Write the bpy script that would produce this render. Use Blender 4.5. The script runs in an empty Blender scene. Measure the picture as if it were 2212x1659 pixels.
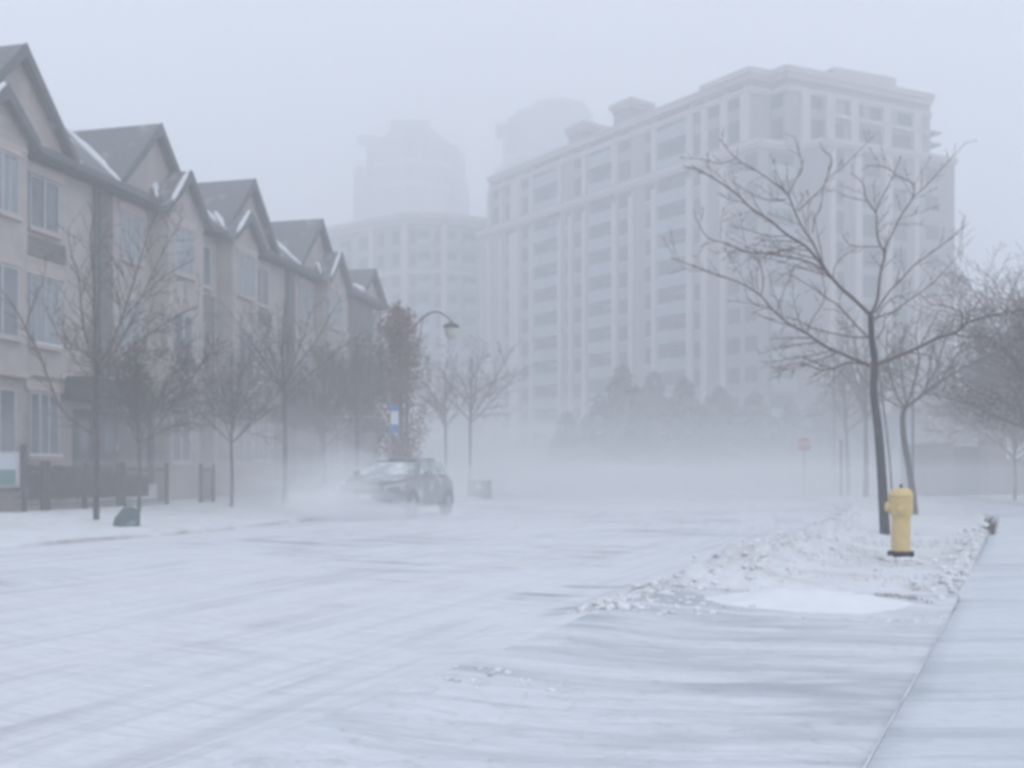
import bpy, bmesh, math, random
from math import sin, cos, pi, radians, sqrt, atan2
from mathutils import Vector, noise, Matrix
random.seed(11)
sc = bpy.context.scene
col = sc.collection
F = 2212.0; HZ = 1022.0; CX = 1106.0; HC = 1.1       # picture geometry the surveyed points were measured with

def at(sx, sy, Y):                                    # surveyed point at depth Y
    return Vector(((sx-CX)*Y/F, Y, HC+(HZ-sy)*Y/F))
def gp(sx, sy, z=0.0):                                # surveyed point lying at height z
    Y = F*(HC-z)/(sy-HZ); return Vector(((sx-CX)*Y/F, Y, z))
def xs(sx, s): return Vector(((sx-CX)/s, F/s, 0))

# ------------------------------------------------------------------ materials
MATS = {}
def mat(name, rgb, rough=.8, noise_amt=0, scale=5, metal=0, spec=.3, rgb2=None, bump=0, stretch=None, snow=0, contrast=(.4,.6), snowscale=1.2):
    if name in MATS: return MATS[name]
    m = bpy.data.materials.new(name); m.use_nodes = True
    nt = m.node_tree; N = nt.nodes; L = nt.links
    b = N['Principled BSDF']; b.inputs['Roughness'].default_value = rough; b.inputs['Metallic'].default_value = metal
    b.inputs['Specular IOR Level'].default_value = spec
    tc = N.new('ShaderNodeTexCoord'); mp = N.new('ShaderNodeMapping'); L.new(tc.outputs['Object'], mp.inputs[0])
    if stretch: mp.inputs['Scale'].default_value = stretch
    nz = N.new('ShaderNodeTexNoise'); nz.inputs['Scale'].default_value = scale; nz.inputs['Detail'].default_value = 5
    L.new(mp.outputs[0], nz.inputs[0])
    mr = N.new('ShaderNodeMapRange'); mr.inputs[1].default_value = contrast[0]; mr.inputs[2].default_value = contrast[1]
    L.new(nz.outputs[0], mr.inputs[0])
    mx = N.new('ShaderNodeMix'); mx.data_type = 'RGBA'; L.new(mr.outputs[0], mx.inputs[0])
    c2 = rgb2 or tuple(c*(1-noise_amt) for c in rgb)
    mx.inputs[6].default_value = (*rgb, 1); mx.inputs[7].default_value = (*c2, 1)
    out = mx.outputs[2]
    if snow:                                          # wind-packed snow lying in patches
        n2 = N.new('ShaderNodeTexNoise'); n2.inputs['Scale'].default_value = snowscale; n2.inputs['Detail'].default_value = 6
        L.new(tc.outputs['Object'], n2.inputs[0])
        m2 = N.new('ShaderNodeMapRange'); m2.inputs[1].default_value = .62-snow*.3; m2.inputs[2].default_value = .85-snow*.3
        L.new(n2.outputs[0], m2.inputs[0])
        x2 = N.new('ShaderNodeMix'); x2.data_type = 'RGBA'; L.new(m2.outputs[0], x2.inputs[0]); L.new(out, x2.inputs[6])
        x2.inputs[7].default_value = (.74,.77,.8,1); out = x2.outputs[2]
    L.new(out, b.inputs['Base Color'])
    if bump:
        bp = N.new('ShaderNodeBump'); bp.inputs['Strength'].default_value = bump; bp.inputs['Distance'].default_value = .02
        L.new(nz.outputs[0], bp.inputs['Height']); L.new(bp.outputs[0], b.inputs['Normal'])
    MATS[name] = m; return m

def brick(name, c1, c2, mortar, scale=1.0):
    m = bpy.data.materials.new(name); m.use_nodes = True; nt = m.node_tree; N = nt.nodes; L = nt.links
    b = N['Principled BSDF']; b.inputs['Roughness'].default_value = .9; b.inputs['Specular IOR Level'].default_value = .15
    tc = N.new('ShaderNodeTexCoord'); mp = N.new('ShaderNodeMapping'); mp.inputs['Rotation'].default_value = (radians(90),0,0)
    L.new(tc.outputs['Object'], mp.inputs[0])
    br = N.new('ShaderNodeTexBrick'); br.inputs['Scale'].default_value = scale
    br.inputs['Brick Width'].default_value = .25; br.inputs['Row Height'].default_value = .085; br.inputs['Mortar Size'].default_value = .008
    br.inputs['Color1'].default_value = (*c1,1); br.inputs['Color2'].default_value = (*c2,1); br.inputs['Mortar'].default_value = (*mortar,1)
    L.new(mp.outputs[0], br.inputs[0]); 
    nz = N.new('ShaderNodeTexNoise'); nz.inputs['Scale'].default_value = .9; nz.inputs['Detail'].default_value = 5; L.new(tc.outputs['Object'], nz.inputs[0])
    hs = N.new('ShaderNodeHueSaturation'); L.new(br.outputs[0], hs.inputs['Color'])
    mr = N.new('ShaderNodeMapRange'); mr.inputs[1].default_value=.3; mr.inputs[2].default_value=.7; mr.inputs[3].default_value=.75; mr.inputs[4].default_value=1.25
    L.new(nz.outputs[0], mr.inputs[0]); L.new(mr.outputs[0], hs.inputs['Value']); L.new(hs.outputs[0], b.inputs['Base Color'])
    MATS[name] = m; return m

SNOW = (.72,.745,.78)
stone  = mat('stucco', (.41,.375,.36), .9, .14, 1.6, bump=.3)
stone2 = mat('pale_trim', (.46,.40,.38), .9, .12, 2.2)
brk    = brick('grey_brick', (.125,.112,.112), (.17,.15,.147), (.24,.225,.22))
brk2   = brick('tan_brick', (.27,.235,.22), (.33,.285,.27), (.4,.37,.35))
shingle= mat('shingle', (.20,.215,.225), .9, .3, 9, stretch=(1,1,4), snow=.18, snowscale=.7)
fascia = mat('fascia', (.115,.12,.13), .6, .15, 3)
glass  = mat('window_glass', (.17,.20,.23), .12, .5, .8, spec=.8, contrast=(.35,.65))
blind  = mat('blinds', (.30,.34,.37), .35, .35, 1.2, stretch=(9,1,.4), spec=.6)
wframe = mat('white_frame', (.40,.41,.43), .6, .1, 4)
doorm  = mat('dark_door', (.06,.06,.065), .5, .2, 3)
porchm = mat('dark_porch', (.045,.05,.055), .6, .3, 3)
iron   = mat('black_iron', (.03,.033,.015), .5, .2, 8)
snowm  = mat('snow_plain', SNOW, .75, .05, 3, bump=.25, spec=.2)
apt    = mat('apartment_stone', (.27,.24,.25), .9, .12, .35)
apt2   = mat('apartment_trim', (.50,.435,.435), .9, .08, .5)
aptg   = mat('apartment_glass', (.018,.025,.035), .4, .45, .25, spec=.2)
bal    = mat('balcony_panel', (.28,.32,.35), .4, .15, .6)
towm   = mat('tower_wall', (.22,.24,.26), .8, .15, .15)
towg   = mat('tower_glass', (.12,.15,.18), .2, .3, .15)
bark   = mat('bark', (.066,.062,.068), .9, .5, 7, stretch=(3,3,.8), bump=.8)
bark2  = mat('twig_bark', (.13,.098,.092), .9, .3, 8)
rust   = mat('rust_leaves', (.24,.105,.085), .8, .45, 2.5)
evergr = mat('evergreen', (.10,.115,.115), .9, .25, 2, snow=.08, snowscale=.8)
yellow = mat('yellow_paint', (.66,.50,.235), .45, .10, 11, spec=.4, bump=.15)
blackp = mat('black_iron_base', (.035,.035,.04), .8, .5, 10, bump=.8)
carp   = mat('car_paint', (.075,.082,.098), .3, .1, 3, spec=.5, snow=.16, snowscale=2.2)
carhood= mat('snow_dusted_hood', (.12,.135,.15), .6, .2, 3, snow=.45, snowscale=3)
carglass=mat('car_glass', (.16,.22,.235), .25, .2, 2, spec=.5, snow=.50, snowscale=2.4)
rubber = mat('tyre_rubber', (.022,.022,.024), .85, .3, 6)
chrome = mat('chrome', (.6,.6,.62), .3, 0, 3, metal=.7)
headl  = mat('lamp_lens', (.28,.31,.33), .3, .1, 4, spec=.8)
redl   = mat('red_lens', (.6,.03,.04), .3, .1, 4)
greenb = mat('green_cabinet', (.085,.14,.14), .6, .2, 4, snow=.1)
greyb  = mat('grey_cabinet', (.06,.065,.07), .7, .15, 3)
poster = mat('white_board', (.46,.5,.55), .6, .1, 2)
posterg= mat('green_board', (.10,.20,.19), .6, .1, 2)
bluem  = mat('blue_panel', (.03,.12,.42), .5, .05, 4)
whitep = mat('white_panel', (.62,.68,.72), .5, .05, 4)
redsign= mat('red_sign', (.42,.09,.12), .5, .08, 6)
signw  = mat('sign_white', (.8,.8,.8), .5, .02, 6)
steel  = mat('galvanised_steel', (.25,.26,.28), .5, .15, 6, metal=.4)
lampgl = mat('lamp_glass', (.52,.50,.42), .4, .1, 6)
wood   = mat('wood_fence', (.07,.06,.06), .9, .3, 3)
kerbm  = mat('concrete', (.56,.56,.58), .9, .2, 5, snow=.75, snowscale=1.1)
planter= brick('planter_brick', (.10,.085,.08), (.14,.115,.11), (.18,.17,.16))

# ------------------------------------------------------------------ mesh helpers
class MB:
    def __init__(s): s.v = []; s.f = []; s.uv = None
    def box(s, x0, x1, y0, y1, z0, z1):
        n = len(s.v)
        s.v += [(x0,y0,z0),(x1,y0,z0),(x1,y1,z0),(x0,y1,z0),(x0,y0,z1),(x1,y0,z1),(x1,y1,z1),(x0,y1,z1)]
        s.f += [tuple(n+i for i in q) for q in ((0,3,2,1),(4,5,6,7),(0,1,5,4),(1,2,6,5),(2,3,7,6),(3,0,4,7))]
        return s
    def prism(s, pts, z0, z1):
        n = len(s.v); k = len(pts)
        s.v += [(p[0],p[1],z0) for p in pts] + [(p[0],p[1],z1) for p in pts]
        s.f.append(tuple(n+i for i in reversed(range(k)))); s.f.append(tuple(n+k+i for i in range(k)))
        for i in range(k): j = (i+1)%k; s.f.append((n+i,n+j,n+k+j,n+k+i))
        return s
    def hull8(s, a):                                   # eight corners, same order as box
        n = len(s.v); s.v += [tuple(p) for p in a]
        s.f += [tuple(n+i for i in q) for q in ((0,3,2,1),(4,5,6,7),(0,1,5,4),(1,2,6,5),(2,3,7,6),(3,0,4,7))]
        return s
    def slab(s, a, b, c, d, th):                       # quad thickened along its normal
        a,b,c,d = map(Vector,(a,b,c,d)); nrm = (b-a).cross(d-a).normalized()*th
        return s.hull8([a-nrm,b-nrm,c-nrm,d-nrm,a,b,c,d])
    def xprism(s, pts, y0, y1):                        # polygon in x,z extruded along y
        n = len(s.v); k = len(pts)
        s.v += [(p[0],y0,p[1]) for p in pts] + [(p[0],y1,p[1]) for p in pts]
        s.f.append(tuple(n+i for i in range(k))); s.f.append(tuple(n+k+i for i in reversed(range(k))))
        for i in range(k): j = (i+1)%k; s.f.append((n+j,n+i,n+k+i,n+k+j))
        return s
    def tube(s, path, rad, sides=6, cap=True):
        path = [Vector(p) for p in path]; n0 = len(s.v); m = len(path)
        if isinstance(rad,(int,float)): rad = [rad]*m
        t = (path[1]-path[0]).normalized(); ref = Vector((0,0,1)) if abs(t.z)<.9 else Vector((1,0,0))
        a = t.cross(ref).normalized()
        for i,p in enumerate(path):
            if 0<i<m-1: t = (path[i+1]-path[i-1])
            elif i==m-1: t = path[i]-path[i-1]
            t = t.normalized() if t.length>1e-9 else Vector((0,0,1))
            a = (a-t*a.dot(t)); a = a.normalized() if a.length>1e-6 else t.orthogonal().normalized()
            b = t.cross(a)
            for k in range(sides):
                w = 2*pi*k/sides; q = p+(a*cos(w)+b*sin(w))*rad[i]; s.v.append((q.x,q.y,q.z))
        for i in range(m-1):
            for k in range(sides):
                k2 = (k+1)%sides
                s.f.append((n0+i*sides+k, n0+i*sides+k2, n0+(i+1)*sides+k2, n0+(i+1)*sides+k))
        if cap:
            s.f.append(tuple(n0+k for k in reversed(range(sides)))); s.f.append(tuple(n0+(m-1)*sides+k for k in range(sides)))
        return s
    def lathe(s, prof, sides=24, c=(0,0)):             # (r,z) profile about z
        n0 = len(s.v); m = len(prof)
        for r,z in prof:
            for k in range(sides):
                w = 2*pi*k/sides; s.v.append((c[0]+r*cos(w), c[1]+r*sin(w), z))
        for i in range(m-1):
            for k in range(sides):
                k2=(k+1)%sides; s.f.append((n0+i*sides+k,n0+i*sides+k2,n0+(i+1)*sides+k2,n0+(i+1)*sides+k))
        s.f.append(tuple(n0+k for k in reversed(range(sides)))); s.f.append(tuple(n0+(m-1)*sides+k for k in range(sides)))
        return s
    def build(s, name, m, parent=None, smooth=False, bevel=0, loc=None, rotz=None):
        me = bpy.data.meshes.new(name); me.from_pydata(s.v, [], s.f); me.validate(); me.update()
        me.materials.append(m)
        if smooth:
            for p in me.polygons: p.use_smooth = True
        o = bpy.data.objects.new(name, me); col.objects.link(o)
        if parent is not None: o.parent = parent
        if loc is not None: o.location = loc
        if rotz is not None: o.rotation_euler = (0,0,rotz)
        if bevel:
            bv = o.modifiers.new('edge','BEVEL'); bv.width = bevel; bv.segments = 2; bv.limit_method = 'ANGLE'
        return o
def tag(o, label=None, cat=None, group=None, kind=None):
    if label: o['label'] = label
    if cat: o['category'] = cat
    if group: o['group'] = group
    if kind: o['kind'] = kind
    return o
def thing(name, loc, label, cat, rotz=0, group=None):
    o = bpy.data.objects.new(name, None); col.objects.link(o); o.empty_display_size = .3
    o.location = loc; o.rotation_euler = (0,0,rotz)
    return tag(o, label, cat, group)
def interp(tab):
    xs_ = [p[0] for p in tab]; ys = [p[1] for p in tab]; n = len(tab)
    h = [xs_[i+1]-xs_[i] for i in range(n-1)]; d = [(ys[i+1]-ys[i])/h[i] for i in range(n-1)]
    m = [d[0]]+[(d[i-1]*h[i]+d[i]*h[i-1])/(h[i-1]+h[i]) for i in range(1,n-1)]+[d[-1]]
    def f(x):
        if x<=xs_[0]: return ys[0]+m[0]*(x-xs_[0])
        if x>=xs_[-1]: return ys[-1]+m[-1]*(x-xs_[-1])
        i = max(k for k in range(n-1) if xs_[k]<=x); t=(x-xs_[i])/h[i]
        return (2*t**3-3*t**2+1)*ys[i]+(t**3-2*t*t+t)*h[i]*m[i]+(-2*t**3+3*t*t)*ys[i+1]+(t**3-t*t)*h[i]*m[i+1]
    return f
def nz(x,y,z=0): return noise.noise(Vector((x,y,z)))
def sm(a,b,x):
    t = min(1,max(0,(x-a)/(b-a))); return t*t*(3-2*t)

# ------------------------------------------------------------------ ground
def snow_ground(name, base, dark, streak_rot, streak_scale, lo, hi, uv=False, speck=0, amount=1.0, tint=None, fine=1.0, patch=(.42,.62), fine2=0, grain=.5):
    m = bpy.data.materials.new(name); m.use_nodes = True; nt = m.node_tree; N = nt.nodes; L = nt.links
    b = N['Principled BSDF']; b.inputs['Roughness'].default_value = .7; b.inputs['Specular IOR Level'].default_value = .22
    tc = N.new('ShaderNodeTexCoord')
    cur = None
    def mixc(fac, a, bcol):
        x = N.new('ShaderNodeMix'); x.data_type='RGBA'; L.new(fac, x.inputs[0])
        if isinstance(a, tuple): x.inputs[6].default_value = (*a,1)
        else: L.new(a, x.inputs[6])
        x.inputs[7].default_value = (*bcol,1); return x.outputs[2]
    def streak(src, rot, scl, sc_, lo, hi, detail=6, gain=1.0):
        mp = N.new('ShaderNodeMapping'); mp.inputs['Rotation'].default_value=(0,0,rot)
        L.new(tc.outputs[src], mp.inputs[0])
        m2 = N.new('ShaderNodeMapping'); m2.inputs['Scale'].default_value = scl; L.new(mp.outputs[0], m2.inputs[0])
        n = N.new('ShaderNodeTexNoise'); n.inputs['Scale'].default_value=sc_; n.inputs['Detail'].default_value=detail
        n.inputs['Roughness'].default_value = .62; n.inputs['Distortion'].default_value = .7
        L.new(m2.outputs[0], n.inputs[0])
        r = N.new('ShaderNodeMapRange'); r.interpolation_type='SMOOTHSTEP'; r.inputs[1].default_value=lo; r.inputs[2].default_value=hi; r.inputs[4].default_value=gain
        L.new(n.outputs[0], r.inputs[0]); return r.outputs[0], n.outputs[0]
    # patches that let the streaks show only here and there
    pm, _ = streak('Object', .3, (1,1,1), .22, patch[0], patch[1], 3)
    s1, h1 = streak('Object', streak_rot, streak_scale, 1.0, lo, hi, 7, amount)
    mul = N.new('ShaderNodeMath'); mul.operation='MULTIPLY'; L.new(pm, mul.inputs[0]); L.new(s1, mul.inputs[1])
    out = mixc(mul.outputs[0], base, dark)
    if fine2:
        s9, h9 = streak('Object', streak_rot+.06, (streak_scale[0]*2.2,streak_scale[1]*2.8,1), 1.0, .46, .66, 6, fine2)
        out = mixc(s9, out, dark)
    if uv:                                             # wheel tracks follow the street
        q1,_ = streak('Object', .9, (1,1,1), .42, .44, .62, 3)
        def brk_(f_): 
            mm=N.new('ShaderNodeMath'); mm.operation='MULTIPLY'; L.new(q1,mm.inputs[0]); L.new(f_,mm.inputs[1]); return mm.outputs[0]
        s2, h2 = streak('UV', 0, (2.1,.09,1), 1.6, .47, .68, 7, .58)
        out = mixc(brk_(s2), out, (.40,.41,.44))
        s3, h3 = streak('UV', 0, (4.5,.14,1), 1.6, .47, .66, 6, .44)
        out = mixc(s3, out, (.52,.53,.56))
        s4, h4 = streak('UV', 0, (.9,.03,1), 1.1, .55, .7, 4, .25)
        out = mixc(s4, out, (.70,.66,.66))
    if speck:
        s5, h5 = streak('Object', 0, (1,1,1), 9*fine, .53, .70, 5, speck)
        out = mixc(s5, out, (.30,.28,.26))
        if tint:
            s6, h6 = streak('Object', .4, (1,1.6,1), 1.1, .50, .64, 5, .6)
            out = mixc(s6, out, tint)
    g1, _ = streak('Object', streak_rot, (2.5,6.5,1), 3.0, .36, .72, 5, grain*.6)
    out = mixc(g1, out, tuple(c*.72 for c in base))
    L.new(out, b.inputs['Base Color'])
    s7, h7 = streak('Object', streak_rot, (streak_scale[0]*1.5,streak_scale[1]*1.5,1), 2.0, 0, 1, 8)
    bp = N.new('ShaderNodeBump'); bp.inputs['Strength'].default_value=.55; bp.inputs['Distance'].default_value=.035
    L.new(h7, bp.inputs['Height']); L.new(bp.outputs[0], b.inputs['Normal'])
    return m
# wind blew the powder nearly across the picture
road_m  = snow_ground('snowy_road', SNOW, (.24,.26,.29), .48, (.5,3.6,1), .47, .64, uv=True, amount=.75, fine2=.16, patch=(.48,.60))
drive_m = snow_ground('snowy_driveway', (.68,.715,.755), (.25,.28,.32), .10, (.45,2.9,1), .40, .64, amount=.66, speck=.28, patch=(.38,.60), fine2=.20)
walk_m  = snow_ground('snowy_pavement', (.65,.69,.735), (.27,.30,.33), -.04, (.35,2.8,1), .42, .66, amount=.48, patch=(.38,.60), fine2=.18, speck=.12)
verge_m = snow_ground('snowy_verge', (.71,.735,.765), (.42,.42,.43), .1, (.6,2,1), .45, .70, speck=.34, tint=(.53,.50,.48), amount=.5)
lverge_m= snow_ground('snowy_lawn', SNOW, (.45,.47,.45), .15, (.5,2,1), .5, .70, speck=.28, tint=(.52,.55,.48), amount=.5, fine=.5)
far_m   = snow_ground('snow_field', SNOW, (.55,.57,.6), .15, (.3,1.5,1), .5, .72, amount=.5)

Rf = interp([(-12,-7.5),(0,-2.6),(3.82,-.99),(6.08,0),(9.73,1.58),(13.15,3.27),(20.3,6.2),(28.3,9.05),(46,13.1),(87,22.5),(130,32)])
Lf = interp([(-12,-18.5),(0,-13.5),(8,-10.2),(14.7,-7.37),(19,-5.7),(23.9,-4.52),(36.9,-2.17),(55.3,.4),(75,4.2),(130,16)])
Sf = interp([(-12,-6.8),(3.82,1.32),(7.65,3.26),(17.6,8.2),(24,11.1),(32,13.6),(48,17.6),(90,28),(130,37)])
def ylist(a, b, d0, k):
    r=[a]; 
    while r[-1]<b: r.append(r[-1]+max(d0, d0+ k*max(0,r[-1])))
    r[-1]=b; return r
def strip(name, m, fl, fr, ys, nx, zf, label=None, cat=None, kind='structure', uv=False, fr_=None):
    mb = MB(); us=[]; fr_=fr_ or [i/nx for i in range(nx+1)]; nx=len(fr_)-1
    for y in ys:
        a, c = fl(y), fr(y)
        for i in range(nx+1):
            x = a+(c-a)*fr_[i]; mb.v.append((x,y,zf(x,y,fr_[i]))); us.append((x-a, y))
    for j in range(len(ys)-1):
        for i in range(nx):
            n = j*(nx+1)+i; mb.f.append((n,n+1,n+nx+2,n+nx+1))
    o = mb.build(name, m, smooth=True)
    if uv:
        ul = o.data.uv_layers.new(name='UVMap')
        for lp in o.data.loops: ul.data[lp.index].uv = us[lp.vertex_index]
    if kind: o['kind'] = kind
    if label: tag(o, label, cat)
    return o

g = MB(); g.v=[(-900,-300,-.06),(900,-300,-.06),(900,1500,-.06),(-900,1500,-.06)]; g.f=[(0,1,2,3)]
tag(g.build('ground', far_m), kind='structure')
def edgez(y): return .075+.02*nz(y*.9,2,2)+.012*nz(y*3.1,5,2)
def road_z(x,y,u):
    w = Rf(y)-x                                        # distance from the ploughed windrow
    if w<0: return edgez(y)-.05
    f = sm(0,.5,w); r = f*(.012*nz(x*1.2,y*.35,3)+.006*nz(x*3,y*1.1,5))
    r += edgez(y)*math.exp(-(w/(.42+.15*nz(y*.7,9,1)))**2)
    if w<.02: r-=.004
    return r
strip('road', road_m, Lf, lambda y: Rf(y)+.14, ylist(-12,130,.22,.012), 60, road_z, uv=True)
def drive_z(x,y,u):
    w = x-Rf(y)
    f=sm(0,.3,w); z = edgez(y)*math.exp(-(w/.6)**2) + f*(.005*nz(x*.8,y*2.2,9)+.005*nz(x*2.2,y*9,2)+.004*nz(x*9,y*19,4)+.008*nz(x*9,y*14,4)*sm(5,8.5,y))
    c = sm(7.3,8.9,y)*f
    z += c*(.05+.05*nz(x*2.1,y*2.1,7))
    return z
Y0 = 8.9
strip('driveway', drive_m, Rf, Sf, ylist(-12,Y0,.09,0), 46, drive_z)
def verge_z(x,y,u):
    w = x-Rf(y)
    z = .10 + .02*nz(x*.9,y*.9,1)+.02*nz(x*2.5,y*2.5,4)
    n = abs(nz(x*4.2,y*4.2,8))+.6*abs(nz(x*9,y*9,3))
    z += math.exp(-((w-.35)/.55)**2)*(.08+.27*n)*(1 if y<30 else .4)
    e = (1-u)*(Sf(y)-Rf(y))
    z += math.exp(-((e-.12)/.2)**2)*(.03+.10*abs(nz(x*5,y*5,6)))
    z += .16*math.exp(-((x-6.1)**2+(y-15.2)**2)/3)*0
    z *= .35+.65*sm(8.7,9.6,y)
    f=sm(0,.25,w); z=edgez(y)*(1-f)+z*f
    f2=sm(Y0,Y0+.45,y); z=drive_z(x,y,u)*(1-f2)+z*f2
    return z*(.12+.88*sm(-.02,.13,e))
strip('verge', verge_m, Rf, Sf, ylist(Y0,130,.085,.008), 48, verge_z)
Wr = lambda y: Sf(y)+2.1*(1+max(0,y-12)*.006)
wl = lambda y: Sf(y)-.02
strip('pavement', walk_m, wl, Wr, ylist(-12,130,.2,.01), 14, lambda x,y,u: (-.03 if y<Y0 else .06) if u<.001 else .014+.008*nz(x*2,y*1.5,3)+.09*sm(9,14,y), fr_=[0,.014]+[k/12 for k in range(1,13)])
strip('lawn', lverge_m, Wr, lambda y: Wr(y)+60, ylist(-12,130,.5,.02), 40, lambda x,y,u: .04+.09*sm(9,14,y)+.10*sm(0,.1,u)+.12*abs(nz(x*.5,y*.5,3))*sm(0,.05,u))
# slab joints of the pavement: a thin concrete edging that shows where the snow has blown off
ke = MB()
ys = ylist(-6,Y0-.3,.3,0)
for a,b_ in zip(ys[:-1],ys[1:]):
    ke.hull8([(Sf(a)-.004,a,-.02),(Sf(a)+.005,a,-.02),(Sf(b_)+.005,b_,-.02),(Sf(b_)-.004,b_,-.02),(Sf(a)-.004,a,.015),(Sf(a)+.005,a,.015),(Sf(b_)+.005,b_,.015),(Sf(b_)-.004,b_,.015)])
tag(ke.build('pavement_edging', mat('edging',(.55,.57,.60),.9,.2,3,snow=.6,snowscale=1.4)), kind='structure')
# left lawn up to the houses, with its kerb
U = Vector((.2293,.9734,0)); Nn = Vector((.9734,-.2293,0)); HA = atan2(U.y,U.x)
def houseline(y):                                      # x of the house fronts at depth y
    return (-17.8 + .2293*y)/.9734
def lz(x,y,u):
    e = x-Lf(y)
    return .05 + .05*sm(0,.06,1-u) + .17*sm(.0,.75,1-u) + .03*abs(nz(x*.8,y*.8,5)) + .015*nz(x*3,y*3,2)
strip('lawn', lverge_m, lambda y: houseline(y)-.6, lambda y: Lf(y)-.12, ylist(-12,54,.28,.006), 26, lz)
kb = MB(); ys = ylist(-12,54,.5,.01)
for a,b_ in zip(ys[:-1],ys[1:]):
    kb.hull8([(Lf(a)-.14,a,-.05),(Lf(a),a,-.05),(Lf(b_),b_,-.05),(Lf(b_)-.14,b_,-.05),(Lf(a)-.14,a,.062),(Lf(a)-.03,a,.055),(Lf(b_)-.03,b_,.055),(Lf(b_)-.14,b_,.062)])
tag(kb.build('kerb', kerbm), kind='structure')

# clods thrown up by the plough
cl = MB(); rr = random.Random(5)
def lump(mb, p, r, rr, sq=.7):
    n0=len(mb.v); ico=[(0,0,1)]+[(cos(k*2*pi/5)*.89,sin(k*2*pi/5)*.89,.45) for k in range(5)]+[(cos((k+.5)*2*pi/5)*.89,sin((k+.5)*2*pi/5)*.89,-.45) for k in range(5)]+[(0,0,-1)]
    a=rr.uniform(0,6); 
    for v in ico:
        q=r*rr.uniform(.65,1.3); x=v[0]*cos(a)-v[1]*sin(a); y=v[0]*sin(a)+v[1]*cos(a)
        mb.v.append((p[0]+x*q,p[1]+y*q,p[2]+v[2]*q*sq))
    for k in range(5):
        k2=(k+1)%5
        mb.f += [(n0,n0+1+k,n0+1+k2),(n0+1+k,n0+6+k,n0+1+k2),(n0+1+k2,n0+6+k,n0+6+k2),(n0+6+k,n0+11,n0+6+k2)]
for i in range(1100):
    y = 7.6+15*rr.random()**1.15; w = abs(rr.gauss(.25,.45))
    x = Rf(y)-.25+w*1.2; r = rr.uniform(.012,.042)*(1 if rr.random()<.88 else 1.7)
    z = verge_z(x,y,.3) if y>Y0 else drive_z(x,y,.3)
    lump(cl, (x,y,z+.1*r), r, rr, .5)
for i in range(60):
    k_=rr.choice(((-.15,5.3),(.0,5.1),(2.95,7.55),(3.05,7.6),(1.1,8.2)))
    x,y=k_[0]+rr.gauss(0,.16),k_[1]+rr.gauss(0,.10); r=rr.uniform(.008,.028); lump(cl,(x,y,drive_z(x,y,.3)+.1*r),r,rr,.6)
for i in range(46):
    a=rr.uniform(2.9,5.2); q=rr.uniform(.10,.24); x,y=4.53+q*cos(a),11.9+q*sin(a); r=rr.uniform(.02,.055); lump(cl,(x,y,verge_z(x,y,.5)+.35*r),r,rr,.8)
for i in range(150):
    y = 8.6+9*rr.random(); x = Sf(y)-abs(rr.gauss(0,.22)); r=rr.uniform(.015,.045)
    lump(cl, (x,y,verge_z(x,y,.95)+.2*r), r, rr)
clm = mat('clod_snow', (.74,.76,.78), .85, 0, 5.5, rgb2=(.40,.39,.40), contrast=(.52,.70))
tag(cl.build('snow_clods', clm, smooth=True), 'lumps of ploughed snow and frozen dirt along the edge of the road', 'snow clods', kind='stuff')
dm=MB(); nx_,ny_=44,22
for j in range(ny_+1):
    for i in range(nx_+1):
        u_=i/nx_*2-1; v_=j/ny_*2-1; rr_=sqrt(u_*u_+v_*v_) or 1e-6; mx_=max(abs(u_),abs(v_)); a_,b_=(u_*mx_/rr_,v_*mx_/rr_)
        x=2.42+.86*a_+.10*nz(a_*2,b_*2,4); y=8.36+(.26 if b_>0 else .50)*b_-.09*sin(a_*1.9)+.07*nz(a_*2.6,b_*2.2,9)
        e=1-mx_; zz=drive_z(x,y,.5) if y<Y0 else verge_z(x,y,.5)
        dm.v.append((x,y,zz-.012+.15*(e**.7 if b_>0 else e**1.35)*(1+.35*nz(x*2.3,y*2.3,2)+.15*nz(x*7,y*7,2))*(1-.3*a_)))
for j in range(ny_):
    for i in range(nx_): n=j*(nx_+1)+i; dm.f.append((n,n+1,n+nx_+2,n+nx_+1))
tag(dm.build('snow_drift', mat('drift_snow',(.735,.765,.80),.7,.03,2,bump=.2,spec=.2), smooth=True),'smooth bright drift of fresh snow where the verge meets the driveway','snow drift',kind='stuff')
dg = MB(); rr=random.Random(6)                                              # frozen grass blades and litter showing through
for i in range(1300):
    y = 9.0+8*rr.random(); u=rr.random(); x=Rf(y)+(.35+.6*u)*(Sf(y)-Rf(y))
    if nz(x*.9,y*.9,31)<-.02: continue
    h=rr.uniform(.02,.06); a=rr.uniform(0,6.28); z=verge_z(x,y,u*.6+.35); dx,dy=cos(a)*.004,sin(a)*.004; lx,ly=rr.uniform(-.04,.01),rr.uniform(-.02,.02)
    n0=len(dg.v); dg.v += [(x-dx,y-dy,z-.01),(x+dx,y+dy,z-.01),(x+lx,y+ly,z+h)]; dg.f.append((n0,n0+1,n0+2))
for i in range(420):
    u_=rr.random()**.7; x=2.0+1.5*u_+rr.gauss(0,.03); y=8.78-.10*sin((u_)*3.1)+.30*(u_-.75)*-1*(u_>.75)*3+rr.gauss(0,.07); h=rr.uniform(.0,.025); a=rr.uniform(0,6.28)
    z=verge_z(x,y,.5); dx,dy=cos(a)*.006,sin(a)*.006; n0=len(dg.v); dg.v += [(x-dx,y-dy,z-.01),(x+dx,y+dy,z-.01),(x+rr.uniform(-.05,.0),y,z+h+.015)]; dg.f.append((n0,n0+1,n0+2))
tag(dg.build('grass', mat('dead_grass',(.38,.35,.32),.9,.3,3)), 'sparse dead grass poking through snow around the hydrant', 'grass', kind='stuff')
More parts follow.
